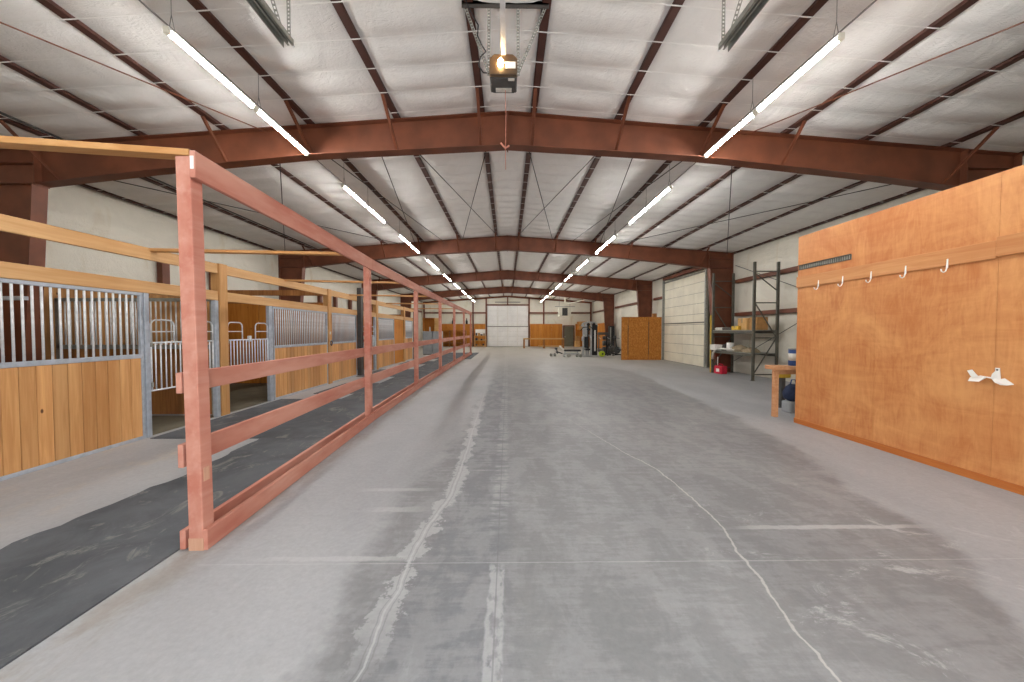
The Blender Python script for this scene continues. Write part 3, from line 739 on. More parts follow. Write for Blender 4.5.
m = MB(); m.box(-.015, .015, -.06, .03, .38, .42); m.tube([(0, -.03, .40), (.0, -.09, .36), (0, -.08, .15)], .01, 6); m.build('valve', 'black', t)
# plywood stall door
t = thing('plywood_stall_door', 'plain orange plywood stall door between barred panels, far along the aisle', 'stall door', (SX - .03, 17.25, 0))
m = MB(); m.box(-.03, 0, 0, 1.5, .03, 2.15); m.build('panel', 'ply', t, .004)
m = MB(); m.box(-.04, .02, -.03, .0, .0, 2.16); m.build('edge_channel', 'galvdark', t)
# stall dividers
def divider(y, label, solid):
    t = thing('stall_divider', label, 'stall divider', (-8.5, y, 0), 'stall dividing walls'); L = -5.56 + 8.5
    if solid:
        m = MB(); n = 3
        for i in range(n): m.box(L * i / n + (.03 if i else 0), L * (i + 1) / n - .002, -.02, .02, .02, 2.42)
        m.build('panel', 'ply', t)
        m = MB(); m.box(0, L, -.03, .03, 2.42, 2.46); m.build('cap', 'backboards', t); m = MB(); m.box(0, L, .025, .06, .0, 2.42); m.build('backing', 'darkpost', t)
    else:
        m = MB(); m.box(0, L, -.03, .03, 1.26, 1.34); m.box(0, L, -.03, .03, 2.16, 2.22); m.box(0, .06, -.03, .03, 0, 2.2); m.box(L - .06, L, -.03, .03, 0, 2.2); m.build('frame', 'galvdark', t)
        m = MB(); n = 21
        for i in range(n): m.box(.06 + (L - .12) * i / n, .06 + (L - .12) * (i + 1) / n - .004, -.02, .02, .02, 1.26)
        m.build('boards', 'backboards', t)
        bar = None
        for i in range(1, 30):
            if bar is None: m = MB(); m.tube([(0, 0, 1.3), (0, 0, 2.18)], .0125, 8); bar = m.build('bar', 'galv', t, 0, True)
            else: b = bar.copy(); COL.objects.link(b); b.parent = t; bar2 = b; bar2.location = (.06 + (L - .12) * i / 30, 0, 0)
        bar.location = (.06 + (L - .12) / 30, 0, 0)
    return t
divider(6.9, 'barred divider with dark boards seen through the first stall bars', False)
divider(10.98, 'orange plywood dividing wall at the back of the second stall opening', True)
divider(14.95, 'orange plywood dividing wall behind the third stall', True)
divider(18.88, 'orange plywood dividing wall behind the fourth stall', True)
# kick boards on the stall back wall
for i, (a, b) in enumerate(((2.9, 6.0), (6.32, 10.9), (11.1, 13.75), (14.05, 18.8), (18.95, 21.4))):
    m = MB(); n = int((b - a) / .2); wd = (b - a) / n
    for k in range(n): m.box(-8.62, -8.575, a + k * wd, a + (k + 1) * wd - .004, .02, 2.5)
    tag(m.build('lining_boards', 'lining', None, 0, False, (-8.6, a, 0)), f'brown lining boards on the outer wall behind the {["first", "second", "third", "fourth", "last"][i]} stall', 'wall boards')
for y, lab in ((9.28, 'dark brown upright on the outer wall seen over the first gate'), (10.85, 'dark brown upright on the wall beside the second timber post'), (16.9, 'dark brown upright on the wall over the second stall panel'), (18.4, 'dark brown upright on the wall next to the third timber post'), (20.1, 'dark brown upright on the wall left of the dark steel post')):
    m = MB(); m.box(-8.72, -8.66, y - .1, y + .1, 0, 3.45); m.box(-8.8, -8.72, y - .1, y - .08, 0, 3.45); tag(m.build('wall_upright', 'steel', None, 0, False, (-8.5, y, 0)), lab, 'post', 'brown uprights on the stall wall')
t = thing('lead_rope', 'pale lead rope hanging from a grey rail on the column inside the first stall', 'rope', (-7.7, 5.6, 2.1))
m = MB(); m.box(-.5, .35, -.03, .03, -.03, .03); m.build('rail', 'galvpost', t, .004)
m = MB(); m.tube([(-.02, -.04, .02), (0, -.05, -.1), (.02, -.05, -.3), (-.01, -.05, -.5), (.02, -.05, -.75), (.05, -.05, -.9)], .012, 8); m.build('rope', 'paper', t, 0, True)
# tags on the timber post
m = MB(); m.box(SX + .03, SX + .036, 10.93, 11.0, 1.5, 1.58); m.box(SX + .03, SX + .04, 10.93, 10.99, 1.2, 1.27); tag(m.build('name_tag', 'paper', None, 0, False, (SX, 10.96, 1.4)), 'small pale tag fixed to the timber post past the second panel', 'tag')
t = thing('halter', 'dark blue halter hanging on the timber post past the second panel', 'halter', (SX + .045, 11.0, 1.32))
m = MB(); m.tube([(0, .05 * math.cos(a / 8 * 6.283), -.08 + .08 * math.sin(a / 8 * 6.283)) for a in range(9)], .012, 6); m.build('strap', 'navy', t, 0, True)
m = MB(); m.lathe((0, -.02, 0), [(.012, -.01), (.012, .02)], 8, 'x'); m.build('ring', 'galv', t)

# ------------------------------------------------------------------ plywood partition on the right
WX = 5.03
t = thing('plywood_partition', 'large orange-stained plywood partition with a hook rail', 'partition', (WX, 6.21, 0))
m = MB(); js = [6.21, 4.87, 3.65, 2.43, 1.21, .0]
for a, b in zip(js[:-1], js[1:]): m.box(0, .02, b - 6.21 + .0015, a - 6.21 - .0015, .0, 2.44); 
for a, b in zip([6.21, 3.65, 1.21], [3.65, 1.21, 0.0]): m.box(-.001, .02, b - 6.21 + .0015, a - 6.21 - .0015, 2.442, 3.22)
m.build('sheets', 'partition', t)
m = MB()
for y in (0, -.6, -1.2, -1.8, -2.4, -3, -3.6, -4.2, -4.8, -5.4, -6.16): m.box(.02, .11, y - .04, y, .04, 3.2)
m.box(.02, .11, -6.2, 0, 0, .04); m.box(.02, .11, -6.2, 0, 3.18, 3.22); m.build('studs', 'backboards', t)
m = MB(); m.box(-.02, -.0, -6.2, 0, 0, .085); m.build('kick_board', 'kick', t, .003)
m = MB(); m.box(-.024, -.002, -2.555, -.0, 2.345, 2.53); m.box(-.034, -.002, -6.2, -2.56, 2.36, 2.56); m.build('hook_rail', 'railwood', t, .003)
for i, (y, lab) in enumerate(((5.76, 'white coat hook at the far end of the hook rail'), (5.34, 'white coat hook second from the far end of the hook rail'), (4.92, 'white coat hook in the middle of the hook rail, third of five'), (4.49, 'white coat hook fourth from the far end of the hook rail'), (4.06, 'white coat hook nearest the camera on the hook rail'))):
    if i == 0:
        h0 = h = thing('coat_hook', lab, 'hook', (WX - .024, y, 2.365), 'white hooks on the plywood partition')
        m = MB(); m.box(-.006, 0, -.009, .009, -.05, .055); m.build('plate', 'white', h, .003)
        m = MB(); m.tube([(-.004, 0, .035), (-.010, 0, -.055), (-.022, 0, -.085), (-.045, 0, -.098), (-.068, 0, -.085), (-.075, 0, -.06)], .006, 8); m.build('hook', 'white', h, 0, True)
    else: dup(h0, (WX - .024, y, 2.365), lab)
t = thing('slotted_angle', 'dark olive slotted metal strip fixed high on the plywood partition', 'metal strip', (WX, 5.235, 2.645))
m = MB(); m.box(-.012, -.008, 0, .95, 0, .012); m.box(-.012, -.008, 0, .95, .068, .08); m.box(-.03, -.008, 0, .95, .078, .083)
for i in range(26): m.box(-.012, -.008, i * .0372, i * .0372 + .014, .012, .068)
m.build('strip', 'rackgreen', t); m = MB(); m.box(-.007, 0, 0, .95, .004, .076); m.build('backing', 'galvdark', t)
# folded white saddle bracket
t = thing('saddle_bracket', 'bent white metal saddle bracket projecting from the plywood partition', 'bracket', (WX, 3.625, 1.112))
def sheet(pts, nrm=(-.006, 0, 0)):
    m = MB(); n = len(pts); m.add(list(pts) + [tuple(p[k] + nrm[k] for k in range(3)) for p in pts], [tuple(range(n)), tuple(range(n, 2 * n))[::-1]] + [(i, (i + 1) % n, (i + 1) % n + n, i + n) for i in range(n)]); return m
a = sheet([(-.006, -.02, .11), (-.006, .012, .11), (-.006, .012, .075), (-.006, .035, .045), (-.006, .045, 0), (-.006, -.03, 0)])
a.build('mounting_tab', 'white', t)
m = MB(); m.lathe((-.013, -.004, .09), [(.009, -.002), (.009, .002)], 10, 'x'); m.build('screw_hole', 'darkgrey', t)
sheet([(-.006, .045, .0), (-.006, -.03, .0), (-.03, -.075, .012), (-.10, -.19, -.03), (-.10, -.14, -.045), (-.08, -.08, -.05), (-.06, -.02, -.03)], (0, 0, -.006)).build('arm', 'white', t)
sheet([(-.006, .02, .006), (-.03, .02, .0), (-.03, .13, .012), (-.006, .13, .016)], (0, 0, -.006)).build('neck', 'white', t)
sheet([(-.006, .07, .012), (-.04, .07, .004), (-.08, .085, -.04), (-.08, .175, -.045), (-.04, .19, -.01), (-.006, .15, .01)], (0, 0, -.006)).build('arm', 'white', t)
sheet([(-.05, .105, .0), (-.05, .165, -.01), (-.05, .205, .06), (-.05, .165, .075)], (-.006, 0, 0)).build('raised_ear', 'white', t)

# ------------------------------------------------------------------ timber table by the partition
t = thing('timber_workbench', 'rough timber workbench standing behind the end of the plywood partition', 'table', (4.95, 6.58, 0))
m = MB(); m.box(-.03, 1.3, -.03, .24, .88, .95); m.build('tabletop', 'bench', t, .005)
for x, y in ((.04, .05), (1.2, .05)):
    m = MB(); m.box(x - .04, x + .04, y - .04, y + .04, 0, .88); m.build('leg', 'bench', t, .005)
m = MB(); m.box(.1, 1.15, .16, .2, .78, .87); m.build('stretcher', 'bench', t)
def can(name, c, r, h, body, lid, lab, cat, band=None):
    t = thing(name, lab, cat, c); m = MB(); m.lathe((0, 0, 0), [(r * .95, 0), (r, .01), (r, h - .015), (r * .96, h - .01)], 18); m.build('body', body, t, 0, True)
    m = MB(); m.lathe((0, 0, 0), [(r * 1.02, h - .02), (r * 1.02, h), (r * .8, h + .002)], 18); m.build('lid', lid, t, 0, True)
    if band: m = MB(); m.lathe((0, 0, 0), [(r * 1.008, h * .3), (r * 1.008, h * .72)], 18); m.build('label', band, t, 0, True)
    return t
can('paint_can', (5.40, 6.69, .95), .105, .32, 'blue', 'galvdark', 'blue paint can standing on the timber workbench', 'can', 'paper')
t = thing('yellow_container', 'yellow and black tool case on the floor below the workbench', 'container', (5.78, 7.5, 0))
m = MB(); m.box(-.13, .13, -.1, .1, .62, .8); m.build('case', 'yellow', t, .02)
m = MB(); m.box(-.135, .135, -.105, .105, .7, .72); m.build('seam', 'black', t)
m = MB(); m.box(-.05, .05, -.05, .05, 0.02, .62); m.box(-.12, .12, -.1, .1, 0, .02); m.build('stand', 'darkgrey', t, .01)
t = thing('cloth_bag', 'dark blue cloth bag lying under the workbench', 'bag', (5.62, 7.0, .22))
m = MB(); m.lathe((0, 0, 0), [(.07, .0), (.15, .05), (.17, .16), (.12, .28), (.06, .33)], 14); m.build('body', 'navy', t, 0, True)
m = MB(); m.tube([(-.06, 0, .3), (-.03, 0, .42), (.04, 0, .42), (.07, 0, .3)], .012, 6); m.build('handle', 'blue', t, 0, True)
m = MB(); m.box(-.14, .2, -.12, .12, -.22, -.0); m.build('base', 'grey', t, .02)

# ------------------------------------------------------------------ pallet rack
t = thing('pallet_rack', 'tall dark olive pallet rack against the side wall with two shelves', 'rack', (7.86, 11.42, 0))
def upright(y, front_x=0.0, rear_x=.76):
    for x in (front_x, rear_x):
        m = MB(); m.box(x - .04, x + .04, y - .03, y + .03, .0, 3.8); m.box(x - .06, x + .06, y - .05, y + .05, 0, .01); m.build('upright', 'rackgreen', t, .004)
    for z in (3.5, 2.5, 1.38, .2):
        m = MB(); m.bar((front_x + .04, y, z), (rear_x - .04, y, z), .03, .035); m.build('strut', 'rackgreen', t)
    for z0, z1 in ((3.42, 2.9), (2.48, 1.42), (.25, 1.35)):
        m = MB(); m.bar((front_x + .04, y, z0), (rear_x - .04, y, z1), .025, .03); m.build('diagonal', 'rackgreen', t)
upright(0); upright(2.28)
for z in (1.62, .88):
    for x in (0, .76):
        m = MB(); m.box(x - .025, x + .025, .03, 2.25, z - .1, z - .01); m.build('beam', 'rackgreen', t, .004)
    m = MB(); m.box(-.02, .78, .032, 2.248, z - .01, z + .01); m.build('shelf', 'galvdark', t)
RX, RY = 7.86, 11.42
def carton(x, y, z, sx, sy, sz, mt, lab, rz=0):
    t = thing('cardboard_box', lab, 'box', (x, y, z), 'boxes on the pallet rack', rz)
    m = MB(); m.box(-sx / 2, sx / 2, -sy / 2, sy / 2, 0, sz); m.build('carton', mt, t, .008)
    m = MB(); m.box(-sx / 2 - .002, sx / 2 + .002, -.03, .03, sz * .6, sz + .002); m.build('tape', 'tan', t)
Z1, Z2 = 1.632, .892
carton(RX + .34, RY + .26, Z1, .4, .32, .42, 'card', 'brown cardboard box at the right end of the upper rack shelf', .1)
carton(RX + .32, RY + .74, Z1, .42, .5, .4, 'cardlight', 'pale cardboard box beside the brown one on the upper shelf', -.05)
carton(RX + .08, RY + .95, Z1, .2, .3, .14, 'yellow', 'small yellow carton in front of the pale box on the upper shelf', .2)
def flat(name, x, y, z, sx, sy, sz, mt, lab, cat, rz=0, grp=None, n=1):
    m = MB()
    rr = random.Random(int(y * 100))
    for i in range(n):
        dx, dy = rr.uniform(-.02, .02), rr.uniform(-.02, .02); m.box(-sx / 2 + dx, sx / 2 + dx, -sy / 2 + dy, sy / 2 + dy, sz * i / n, sz * (i + 1) / n - .001)
    o = m.build(name, mt, None, .004); o.location = (x, y, z); o.rotation_euler.z = rz; return tag(o, lab, cat, grp)
flat('flat_case', RX + .2, RY + 1.40, Z1, .35, .6, .09, 'darkpost', 'dark flat case lying on the upper rack shelf', 'case', .05)
flat('paper_stack', RX + .18, RY + 1.95, Z1, .3, .42, .1, 'paper', 'pale stack of papers on the upper rack shelf', 'paper', .1, None, 5)
flat('white_box', RX - .02, RY + 2.02, Z2, .26, .36, .2, 'white', 'white box at the left end of the lower rack shelf', 'box', .0)
can('plastic_bucket', (RX + .12, RY + 1.38, Z2), .12, .29, 'white', 'offwhite', 'white plastic bucket on the lower rack shelf', 'bucket')
def heap(name, x, y, z, sx, sy, sz, mt, lab, cat, seed):
    r = random.Random(seed); m = MB(); n, k = 14, 6; vs = []
    for j in range(k + 1):
        f = j / k
        for i in range(n):
            a = 2 * math.pi * i / n; q = (1 - f ** 2.2) ** .5 if f < 1 else 0.02
            q = max(q, .03) * (1 + r.uniform(-.16, .16))
            vs.append((sx * q * math.cos(a), sy * q * math.sin(a), sz * f * (1 + r.uniform(-.12, .12)) if j else 0))
    fs = [(j * n + i, j * n + (i + 1) % n, (j + 1) * n + (i + 1) % n, (j + 1) * n + i) for j in range(k) for i in range(n)] + [tuple(range(n))[::-1], tuple(k * n + i for i in range(n))]
    m.add(vs, fs); o = m.build(name, mt, None, 0, True); o.location = (x, y, z); return tag(o, lab, cat)
heap('feed_sack', RX + .2, RY + .96, Z2, .24, .28, .24, 'tan', 'crumpled tan sack in the middle of the lower rack shelf', 'sack', 3)
heap('tarp_bundle', RX + .2, RY + .4, Z2, .24, .32, .16, 'tan', 'flat bundled tarp at the right end of the lower rack shelf', 'tarp', 8)
heap('cloth_bundle', RX + .12, RY + 1.66, Z2, .14, .12, .24, 'darkpost', 'dark bundled cloth left of the bucket on the lower rack shelf', 'cloth', 12)
m = MB(); m.tube([(RX - .02, RY + .9, Z2 + .05), (RX - .06, RY + 1.3, Z2 + .06), (RX - .07, RY + 1.7, Z2 + .07), (RX - .09, RY + 1.9, Z2 + .05), (RX - .12, RY + 2.05, Z2 - .12), (RX - .10, RY + 2.12, Z2 - .35)], .035, 10)
tag(m.build('white_hose', 'paper', None, 0, True, (RX, RY + 1, Z2)), 'pale hose drooping over the front of the lower rack shelf', 'hose')
t = thing('gas_can', 'bright red plastic fuel can on the floor under the rack', 'fuel can', (RX + .12, RY + 1.95, 0), None, .2)
m = MB(); m.box(-.14, .14, -.19, .19, 0, .3); m.build('body', 'red', t, .03)
m = MB(); m.tube([(0, -.1, .29), (0, -.08, .36), (0, .08, .36), (0, .1, .29)], .018, 8); m.build('handle', 'red', t, 0, True)
m = MB(); m.tube([(0, .13, .29), (0, .15, .36), (-.02, .12, .62)], .016, 8); m.build('spout', 'offwhite', t, 0, True)
m = MB(); m.box(-.145, -.139, -.09, .06, .08, .2); m.build('label', 'white', t)
m = MB(); m.bar((RX + .02, RY + 2.36, 0), (RX + .0, RY + 2.36, 2.2), .13, .04, (0, 1, 0)); tag(m.build('timber_plank', 'yellow', None, .004, False, (RX, RY + 2.36, 0)), 'yellow plank standing upright behind the rack beside the steel column', 'plank')

# ------------------------------------------------------------------ OSB panel
t = thing('osb_partition', 'free-standing orange OSB partition in front of the side door', 'partition', (6.3, 19.8, 0))
m = MB(); m.box(0, .33, -.0, .02, .0, 2.37); m.box(.37, 1.47, 0, .02, 0, 2.37); m.box(1.51, 2.2, 0, .02, 0, 2.37); m.build('sheets', 'osb', t)
m = MB(); m.box(0, 2.2, .02, .11, 0, .04); m.box(0, 2.2, .02, .11, 2.33, 2.37)
for x in (0, .33, .9, 1.47, 2.16): m.box(x, x + .04, .02, .11, .04, 2.33)
m.build('studs', 'backboards', t); m = MB(); m.box(.335, .365, .005, .019, .3, 1.9); m.box(1.475, 1.505, .005, .019, .3, 2.1); m.build('slot_channel', 'darkpost', t)
flat('small_crate', 8.1, 19.87, 2.372, .22, .14, .2, 'backboards', 'small brown crate sitting on top of the OSB partition', 'crate')

# ------------------------------------------------------------------ gym equipment
def disc(m, c, r, w_, axis='x'): return m.lathe(c, [(r * .3, -w_ / 2), (r * .92, -w_ / 2), (r, -w_ / 3), (r, w_ / 3), (r * .92, w_ / 2), (r * .3, w_ / 2)], 18, axis)
t = thing('multi_gym', 'tall silver and black home gym machine with weight stack', 'gym machine', (5.1, 22.3, 0))
m = MB(); m.box(-.45, .46, -.10, .0, .0, .09); m.box(-.45, .46, .8, .9, 0, .09); m.box(-.08, .08, -.08, .88, 0, .09); m.build('base', 'chrome', t, .01)
for x in (-.40, -.22, .08):
    m = MB(); m.bar((x, .0, .08), (x + .02, .1, 2.1), .10, .10, (0, 1, 0)); m.build('upright', 'chrome', t, .01)
m = MB(); m.bar((-.30, .8, .08), (-.2, .3, 2.0), .09, .09, (0, 1, 0)); m.build('rear_strut', 'chrome', t, .01)
m = MB(); m.tube([(-.52, .0, 1.9), (-.42, .05, 2.08), (-.1, .08, 2.15), (.2, .08, 2.14), (.42, .1, 2.06), (.5, .1, 1.9)], .05, 8); m.build('top_beam', 'chrome', t, 0, True)
m = MB()
for i in range(14): m.box(.20, .44, .0, .26, .10 + i * .07, .10 + i * .07 + .06)
m.build('weight_stack', 'black', t, .005)
m = MB(); m.box(.15, .48, .02, .34, .08, 1.98); m.box(-.16, -.02, .16, .3, .09, 1.95); m.build('stack_shroud', 'vinyl', t, .01)
m = MB(); m.box(.28, .36, -.02, .018, .35, 1.65); m.build('guide_plate', 'white', t)
for x, z in ((-.1, 2.0), (-.1, 1.7), (.24, 2.0)):
    m = MB(); disc(m, (x, -.06, z), .10, .05, 'y'); m.build('pulley', 'black', t)
m = MB(); m.tube([(-.1, -.09, 2.0), (-.1, -.09, 1.2)], .01, 6); m.tube([(.05, -.04, 2.02), (.3, .2, 2.02)], .01, 6); m.build('cable', 'cable', t)
m = MB(); m.tube([(-.60, -.12, 1.62), (-.45, -.12, 1.82), (0, -.12, 1.86), (.12, -.12, 1.76)], .025, 8); m.build('pulldown_bar', 'black', t, 0, True)
m = MB(); m.tube([(-.36, -.02, 1.35), (-.52, -.25, 1.2), (-.55, -.4, 1.02)], .045, 8); m.tube([(-.06, -.02, 1.35), (.0, -.25, 1.2), (0, -.4, 1.05)], .045, 8); m.build('press_arm', 'chrome', t, 0, True)
m = MB(); m.box(-.38, -.08, -.55, -.1, .42, .53); m.build('seat', 'vinyl', t, .03)
m = MB(); m.box(-.36, -.10, -.14, -.05, .56, 1.25); m.build('backrest', 'vinyl', t, .03)
m = MB(); m.bar((-.22, -.5, .09), (-.22, -.35, .42), .08, .08, (0, 1, 0)); m.build('seat_post', 'chrome', t)
t = thing('weight_bench', 'low flat black weight bench with silver frame beside the home gym', 'bench', (3.95, 22.3, 0))
m = MB(); m.box(-.45, .58, -.16, .16, .34, .45); m.build('pad', 'vinyl', t, .03)
m = MB(); m.bar((-.48, 0, .42), (-.72, 0, .68), .26, .08); m.build('head_pad', 'white', t, .02)
for x in (-.45, .45):
    m = MB(); m.bar((x, 0, 0.04), (x * .85, 0, .34), .08, .08, (0, 1, 0)); m.bar((x, -.3, .04), (x, .3, .04), .08, .08); m.build('leg', 'chrome', t, .01)
m = MB(); m.bar((-.5, -.05, .18), (.5, -.05, .18), .09, .12); m.build('rail', 'chrome', t, .01)
m = MB(); m.tube([(-.55, 0, .2), (-.85, 0, .3), (-.95, 0, .5)], .04, 8); m.tube([(-.95, -.25, .5), (-.95, .25, .5)], .07, 10); m.tube([(-.88, -.25, .28), (-.88, .25, .28)], .07, 10); m.build('leg_roller', 'black', t, 0, True)
for i, (x, y, lab) in enumerate(((2.85, 22.6, 'silver dumbbell farthest from the home gym, beyond the weight bench'), (3.75, 21.95, 'silver dumbbell on the floor before the weight bench'), (4.35, 21.9, 'second silver dumbbell nearer the home gym'))):
    if i == 0:
        db = thing('dumbbell', lab, 'dumbbell', (x, y, .1), 'dumbbells on the gym floor', .5); m = MB(); m.tube([(-.15, 0, 0), (.15, 0, 0)], .018, 8); m.build('grip', 'chrome', db)
        for s in (-1, 1): m = MB(); disc(m, (s * .15, 0, 0), .1, .09); m.build('weight', 'galvdark', db, 0, False)
    else: dup(db, (x, y, .1), lab, .2 + i)
t = thing('bumper_plate', 'lime green round weight standing on the floor by the home gym', 'weight plate', (5.85, 22.3, 0), None, .3)
m = MB(); disc(m, (0, 0, .18), .18, .22, 'y'); m.build('disc', 'lime', t, .01)
m = MB(); m.lathe((0, 0, .18), [(.06, -.115), (.06, .115)], 14, 'y'); m.build('hub', 'black', t)
def bike(x, y, rz, lab):
    t = thing('exercise_bike', lab, 'exercise bike', (x, y, 0), None, rz)
    m = MB(); m.box(-.5, -.42, -.25, .25, 0, .06); m.box(.42, .5, -.25, .25, 0, .06); m.box(-.45, .45, -.04, .04, .03, .1); m.build('base', 'black', t, .01)
    m = MB(); disc(m, (.3, 0, .35), .24, .06, 'y'); m.build('flywheel', 'darkgrey', t)
    m = MB(); m.bar((-.3, 0, .08), (-.18, 0, .85), .06, .06); m.bar((.3, 0, .35), (.42, 0, 1.1), .05, .05); m.bar((-.25, 0, .35), (.3, 0, .4), .06, .08); m.build('frame', 'black', t, .008)
    m = MB(); m.prism([(-.34, -.05), (-.34, .05), (-.22, .11), (-.05, .04), (-.05, -.04), (-.22, -.11)], 'z', .85, .92); m.build('seat', 'vinyl', t, .02)
    m = MB(); m.tube([(.25, -.2, 1.12), (.42, -.2, 1.14), (.44, 0, 1.12), (.42, .2, 1.14), (.25, .2, 1.12)], .018, 8); m.build('handlebar', 'black', t, 0, True)
    m = MB(); m.box(.42, .5, -.1, .1, 1.15, 1.28); m.build('console', 'darkgrey', t, .01)
    m = MB(); m.tube([(.0, -.12, .22), (.05, 0, .38), (.1, .12, .52)], .015, 6); m.build('crank', 'chrome', t)
bike(7.0, 24.6, .5, 'black exercise bike between the home gym and the OSB panel')
bike(7.35, 23.2, 2.3, 'second black exercise bike, close against the OSB panel')
t = thing('plate_rack', 'black weight tree loaded with plates between the bikes and the OSB panel', 'weight rack', (6.5, 23.6, 0))
m = MB(); m.bar((0, 0, .05), (0, 0, 1.25), .08, .08); m.bar((-.3, 0, .04), (.3, 0, .04), .08, .08); m.bar((0, -.3, .04), (0, .3, .04), .08, .08); m.build('stand', 'black', t, .01)
for x, z, r in ((-.1, .35, .22), (.1, .35, .2), (-.1, .8, .18), (.1, .8, .15), (-.1, 1.15, .12)):
    m = MB(); m.lathe((x * 1.6, 0, z), [(.03, -.09), (r * .9, -.09), (r, -.07), (r, .07), (r * .9, .09), (.03, .09)], 18, 'x'); m.build('plate', 'darkgrey', t)
t = thing('treadmill', 'dark folded treadmill behind the exercise bikes by the steel column', 'treadmill', (7.4, 27.2, 0))
m = MB(); m.box(-.38, .38, -.8, .8, .0, .2); m.build('deck', 'vinyl', t, .02)
m = MB(); m.box(-.36, -.3, .6, .72, .2, 1.35); m.box(.3, .36, .6, .72, .2, 1.35); m.build('upright', 'darkgrey', t, .01)
m = MB(); m.box(-.4, .4, .52, .76, 1.3, 1.5); m.build('console', 'darkgrey', t, .03)
m = MB(); m.tube([(-.33, .6, 1.1), (-.33, .1, 1.0)], .02, 8); m.tube([(.33, .6, 1.1), (.33, .1, 1.0)], .02, 8); m.build('handrail', 'chrome', t)
t = thing('black_loudspeaker', 'tall black floor loudspeaker beside the far steel column', 'loudspeaker', (8.25, 28.6, 0))
m = MB(); m.box(-.2, .2, -.2, .2, 0, 2.0); m.build('cabinet', 'black', t, .01); m = MB(); m.box(-.16, -.06, -.21, -.2, .4, 1.9); m.build('grille', 'galvdark', t)

# ------------------------------------------------------------------ far wall: plywood wainscots, benches, heater
def wains(name, x0, x1, lab):
    m = MB(); n = max(1, round((x1 - x0) / 1.22))
    for i in range(n): m.box(x0 + (x1 - x0) * i / n + .002, x0 + (x1 - x0) * (i + 1) / n - .002, BY - .2, BY - .185, 0.02, 2.32)
    tag(m.build(name, 'ply', None, 0, False, (x0, BY - .19, 0)), lab, 'plywood panelling')
wains('plywood_wainscot', -8.4, -3.65, 'orange plywood lining on the far wall behind the fence end')
wains('plywood_wainscot', -3.45, -2.3, 'narrow orange plywood lining beside the white far door, behind the shelf')
wains('plywood_wainscot', 2.3, 5.6, 'orange plywood lining on the far wall behind the long bench')
wains('plywood_wainscot', 6.95, 8.4, 'orange plywood lining beside the grey walk door')
m = MB(); m.box(8.44, 8.46, 29.6, 36.8, .02, 2.3); tag(m.build('plywood_wainscot', 'ply', None, 0, False, (8.45, 30, 0)), 'orange plywood lining on the side wall behind the gym', 'plywood panelling')
t = thing('wall_cabinet', 'plywood wall cupboard in the far gym corner', 'cupboard', (7.7, 36.0, 1.7))
m = MB(); m.box(-.6, .6, -.0, .8, 0, .85); m.build('carcass', 'ply', t); 
for s in (-1, 1): m = MB(); m.box(min(s * .01, s * .58), max(s * .01, s * .58), -.025, 0, .02, .83); m.build('door', 'benchx', t)
flat('storage_carton', 7.0, 36.2, 0, .5, .4, .6, 'cardlight', 'pale carton on the floor beside the grey walk door', 'box', 0)
flat('storage_carton', 7.05, 36.25, .6, .4, .4, .5, 'card', 'brown carton stacked on the pale carton by the walk door', 'box', .2)
t = thing('long_workbench', 'long pale timber workbench standing before the far plywood lining', 'bench', (1.45, 33.1, 0))
m = MB(); m.box(0, 3.75, 0, .75, .82, .93); m.build('benchtop', 'benchx', t, .005)
for x in (.05, 1.9, 3.68):
    for y in (.06, .68): m = MB(); m.box(x - .05, x + .09, y - .05, y + .07, 0, .82); m.build('leg', 'backboards', t)
m = MB(); m.box(1.4, 3.7, .1, .65, .14, .24); m.build('lower_shelf', 'benchx', t)
t = thing('storage_shelf', 'small timber shelf unit loaded with odds and ends beside the white far door', 'shelf', (-3.3, 35.6, 0))
for z in (.12, .62, 1.1): m = MB(); m.box(0, 1.15, 0, .5, z, z + .05); m.build('shelf', 'benchx', t)
for x in (.03, 1.12):
    for y in (.03, .47): m = MB(); m.box(x - .03, x + .03, y - .03, y + .03, 0, 1.15); m.build('leg', 'benchx', t)
rr = random.Random(4)
for z, nn in ((.17, 3), (.67, 4), (1.15, 4)):
    for i in range(nn):
        sx = rr.uniform(.14, .22); sz = rr.uniform(.1, .28)
        flat('shelf_bin', -3.3 + .14 + i * (1.0 / nn) + .05, 35.82, z, sx, .3, sz, ['darkpost', 'darkgrey', 'card', 'vinyl', 'tan'][(i + int(z * 10)) % 5], f'{ordn(i)} bin from the fence end on the {["bottom", "middle", "top"][(.17, .67, 1.15).index(z)]} board of the far shelf unit', 'bin', 0, 'bins on the far shelf unit')
flat('white_board', -2.75, 36.05, 1.15, 1.0, .04, .62, 'white', 'white board standing along the back of the far shelf unit', 'board')
# unit heater
t = thing('unit_heater', 'white unit heater with dark grille hung under the roof near the far wall', 'heater', (5.3, 33.2, 2.95))
m = MB(); m.box(-.55, .55, -.0, .7, .0, .85); m.build('casing', 'offwhite', t, .02)
m = MB(); m.box(-.27, .22, -.03, -.0, .08, .78); m.build('grille', 'darkgrey', t)
m = MB()
for i in range(7): m.box(-.26, .21, -.05, -.03, .1 + i * .095, .13 + i * .095)
m.build('louvers', 'vinyl', t)
m = MB(); m.tube([(.05, .4, .85), (.05, .4, 1.9)], .08, 12); m.build('flue_pipe', 'offwhite', t, 0, True)
m = MB(); m.tube([(.1, .3, 1.15), (1.5, -3.7, 1.3)], .04, 8); m.build('vent_pipe', 'offwhite', t, 0, True)
for x in (-.5, .5): m = MB(); m.tube([(x, .35, .85), (x, .35, 1.9)], .012, 6); m.build('hanger_rod', 'cablegrey', t)
m = MB(); m.box(-.9, .95, .3, .36, .9, .95); m.build('mount_bar', 'galvdark', t)
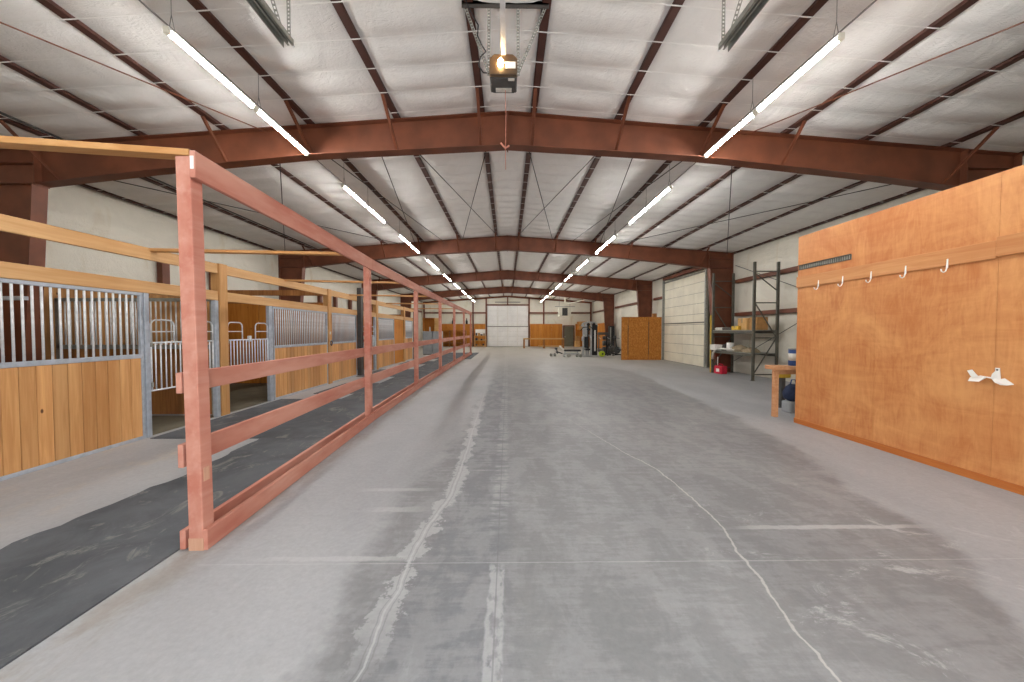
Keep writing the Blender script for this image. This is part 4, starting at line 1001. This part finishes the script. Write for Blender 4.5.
# grey lockers and stuff at the far end of the stalls
def locker(x, lab):
    t = thing('metal_locker', lab, 'locker', (x, 24.2, 0), 'grey lockers past the stalls')
    m = MB(); m.box(0, .62, 0, .5, .05, 1.58); m.build('carcass', 'grey', t, .006)
    m = MB(); m.box(.02, .60, -.02, 0, .08, 1.55); m.build('door', 'grey', t, .004); m = MB(); m.box(.5, .54, -.04, -.02, .8, .95); m.build('handle', 'darkgrey', t)
    m = MB(); m.box(.03, .59, .03, .47, 0, .05); m.build('plinth', 'darkgrey', t)
locker(-5.7, 'grey metal locker closest to the stalls, under the plywood hutch'); locker(-5.05, 'grey metal locker nearer the fence of the two')
t = thing('plywood_hutch', 'open plywood hutch standing on top of the grey lockers', 'hutch', (-5.7, 24.25, 1.58))
m = MB(); m.box(0, .03, 0, .45, 0, .9); m.box(.75, .78, 0, .45, 0, .9); m.box(0.03, .75, .42, .45, 0, .9); m.box(0.03, .75, 0, .42, .87, .9); m.build('carcass', 'ply', t)
m = MB(); m.box(.78, 1.1, -.02, .0, 0, .88); m.build('door', 'benchx', t)
can('spray_bottle', (-5.25, 24.4, 1.58), .05, .3, 'white', 'offwhite', 'white bottle standing inside the plywood hutch', 'bottle')
t = thing('long_shelf', 'brown plywood shelves along the far wall behind the fence end', 'shelf', (-7.6, 36.2, 0))
for z in (.35, .95, 1.6): m = MB(); m.box(0, 3.4, 0, .6, z, z + .05); m.build('shelf', 'backboards', t)
for x in (0, 1.7, 3.36): m = MB(); m.box(x, x + .05, 0, .6, 0, 1.65); m.build('side', 'backboards', t)
for x, lab in ((-5.6, 'small dark bottle-shaped object standing on the far plywood lining, nearer the stalls'), (-4.2, 'small dark bottle-shaped object on the far plywood lining, nearer the white door')):
    t = thing('dark_bottle', lab, 'bottle', (x, 36.94, 2.32)); m = MB(); m.lathe((0, 0, 0), [(.1, 0), (.11, .02), (.11, .28), (.05, .42), (.04, .55)], 12); m.build('body', 'vinyl', t, 0, True); m = MB(); m.lathe((0, 0, 0), [(.045, .55), (.045, .6)], 10); m.build('cap', 'ropered', t)
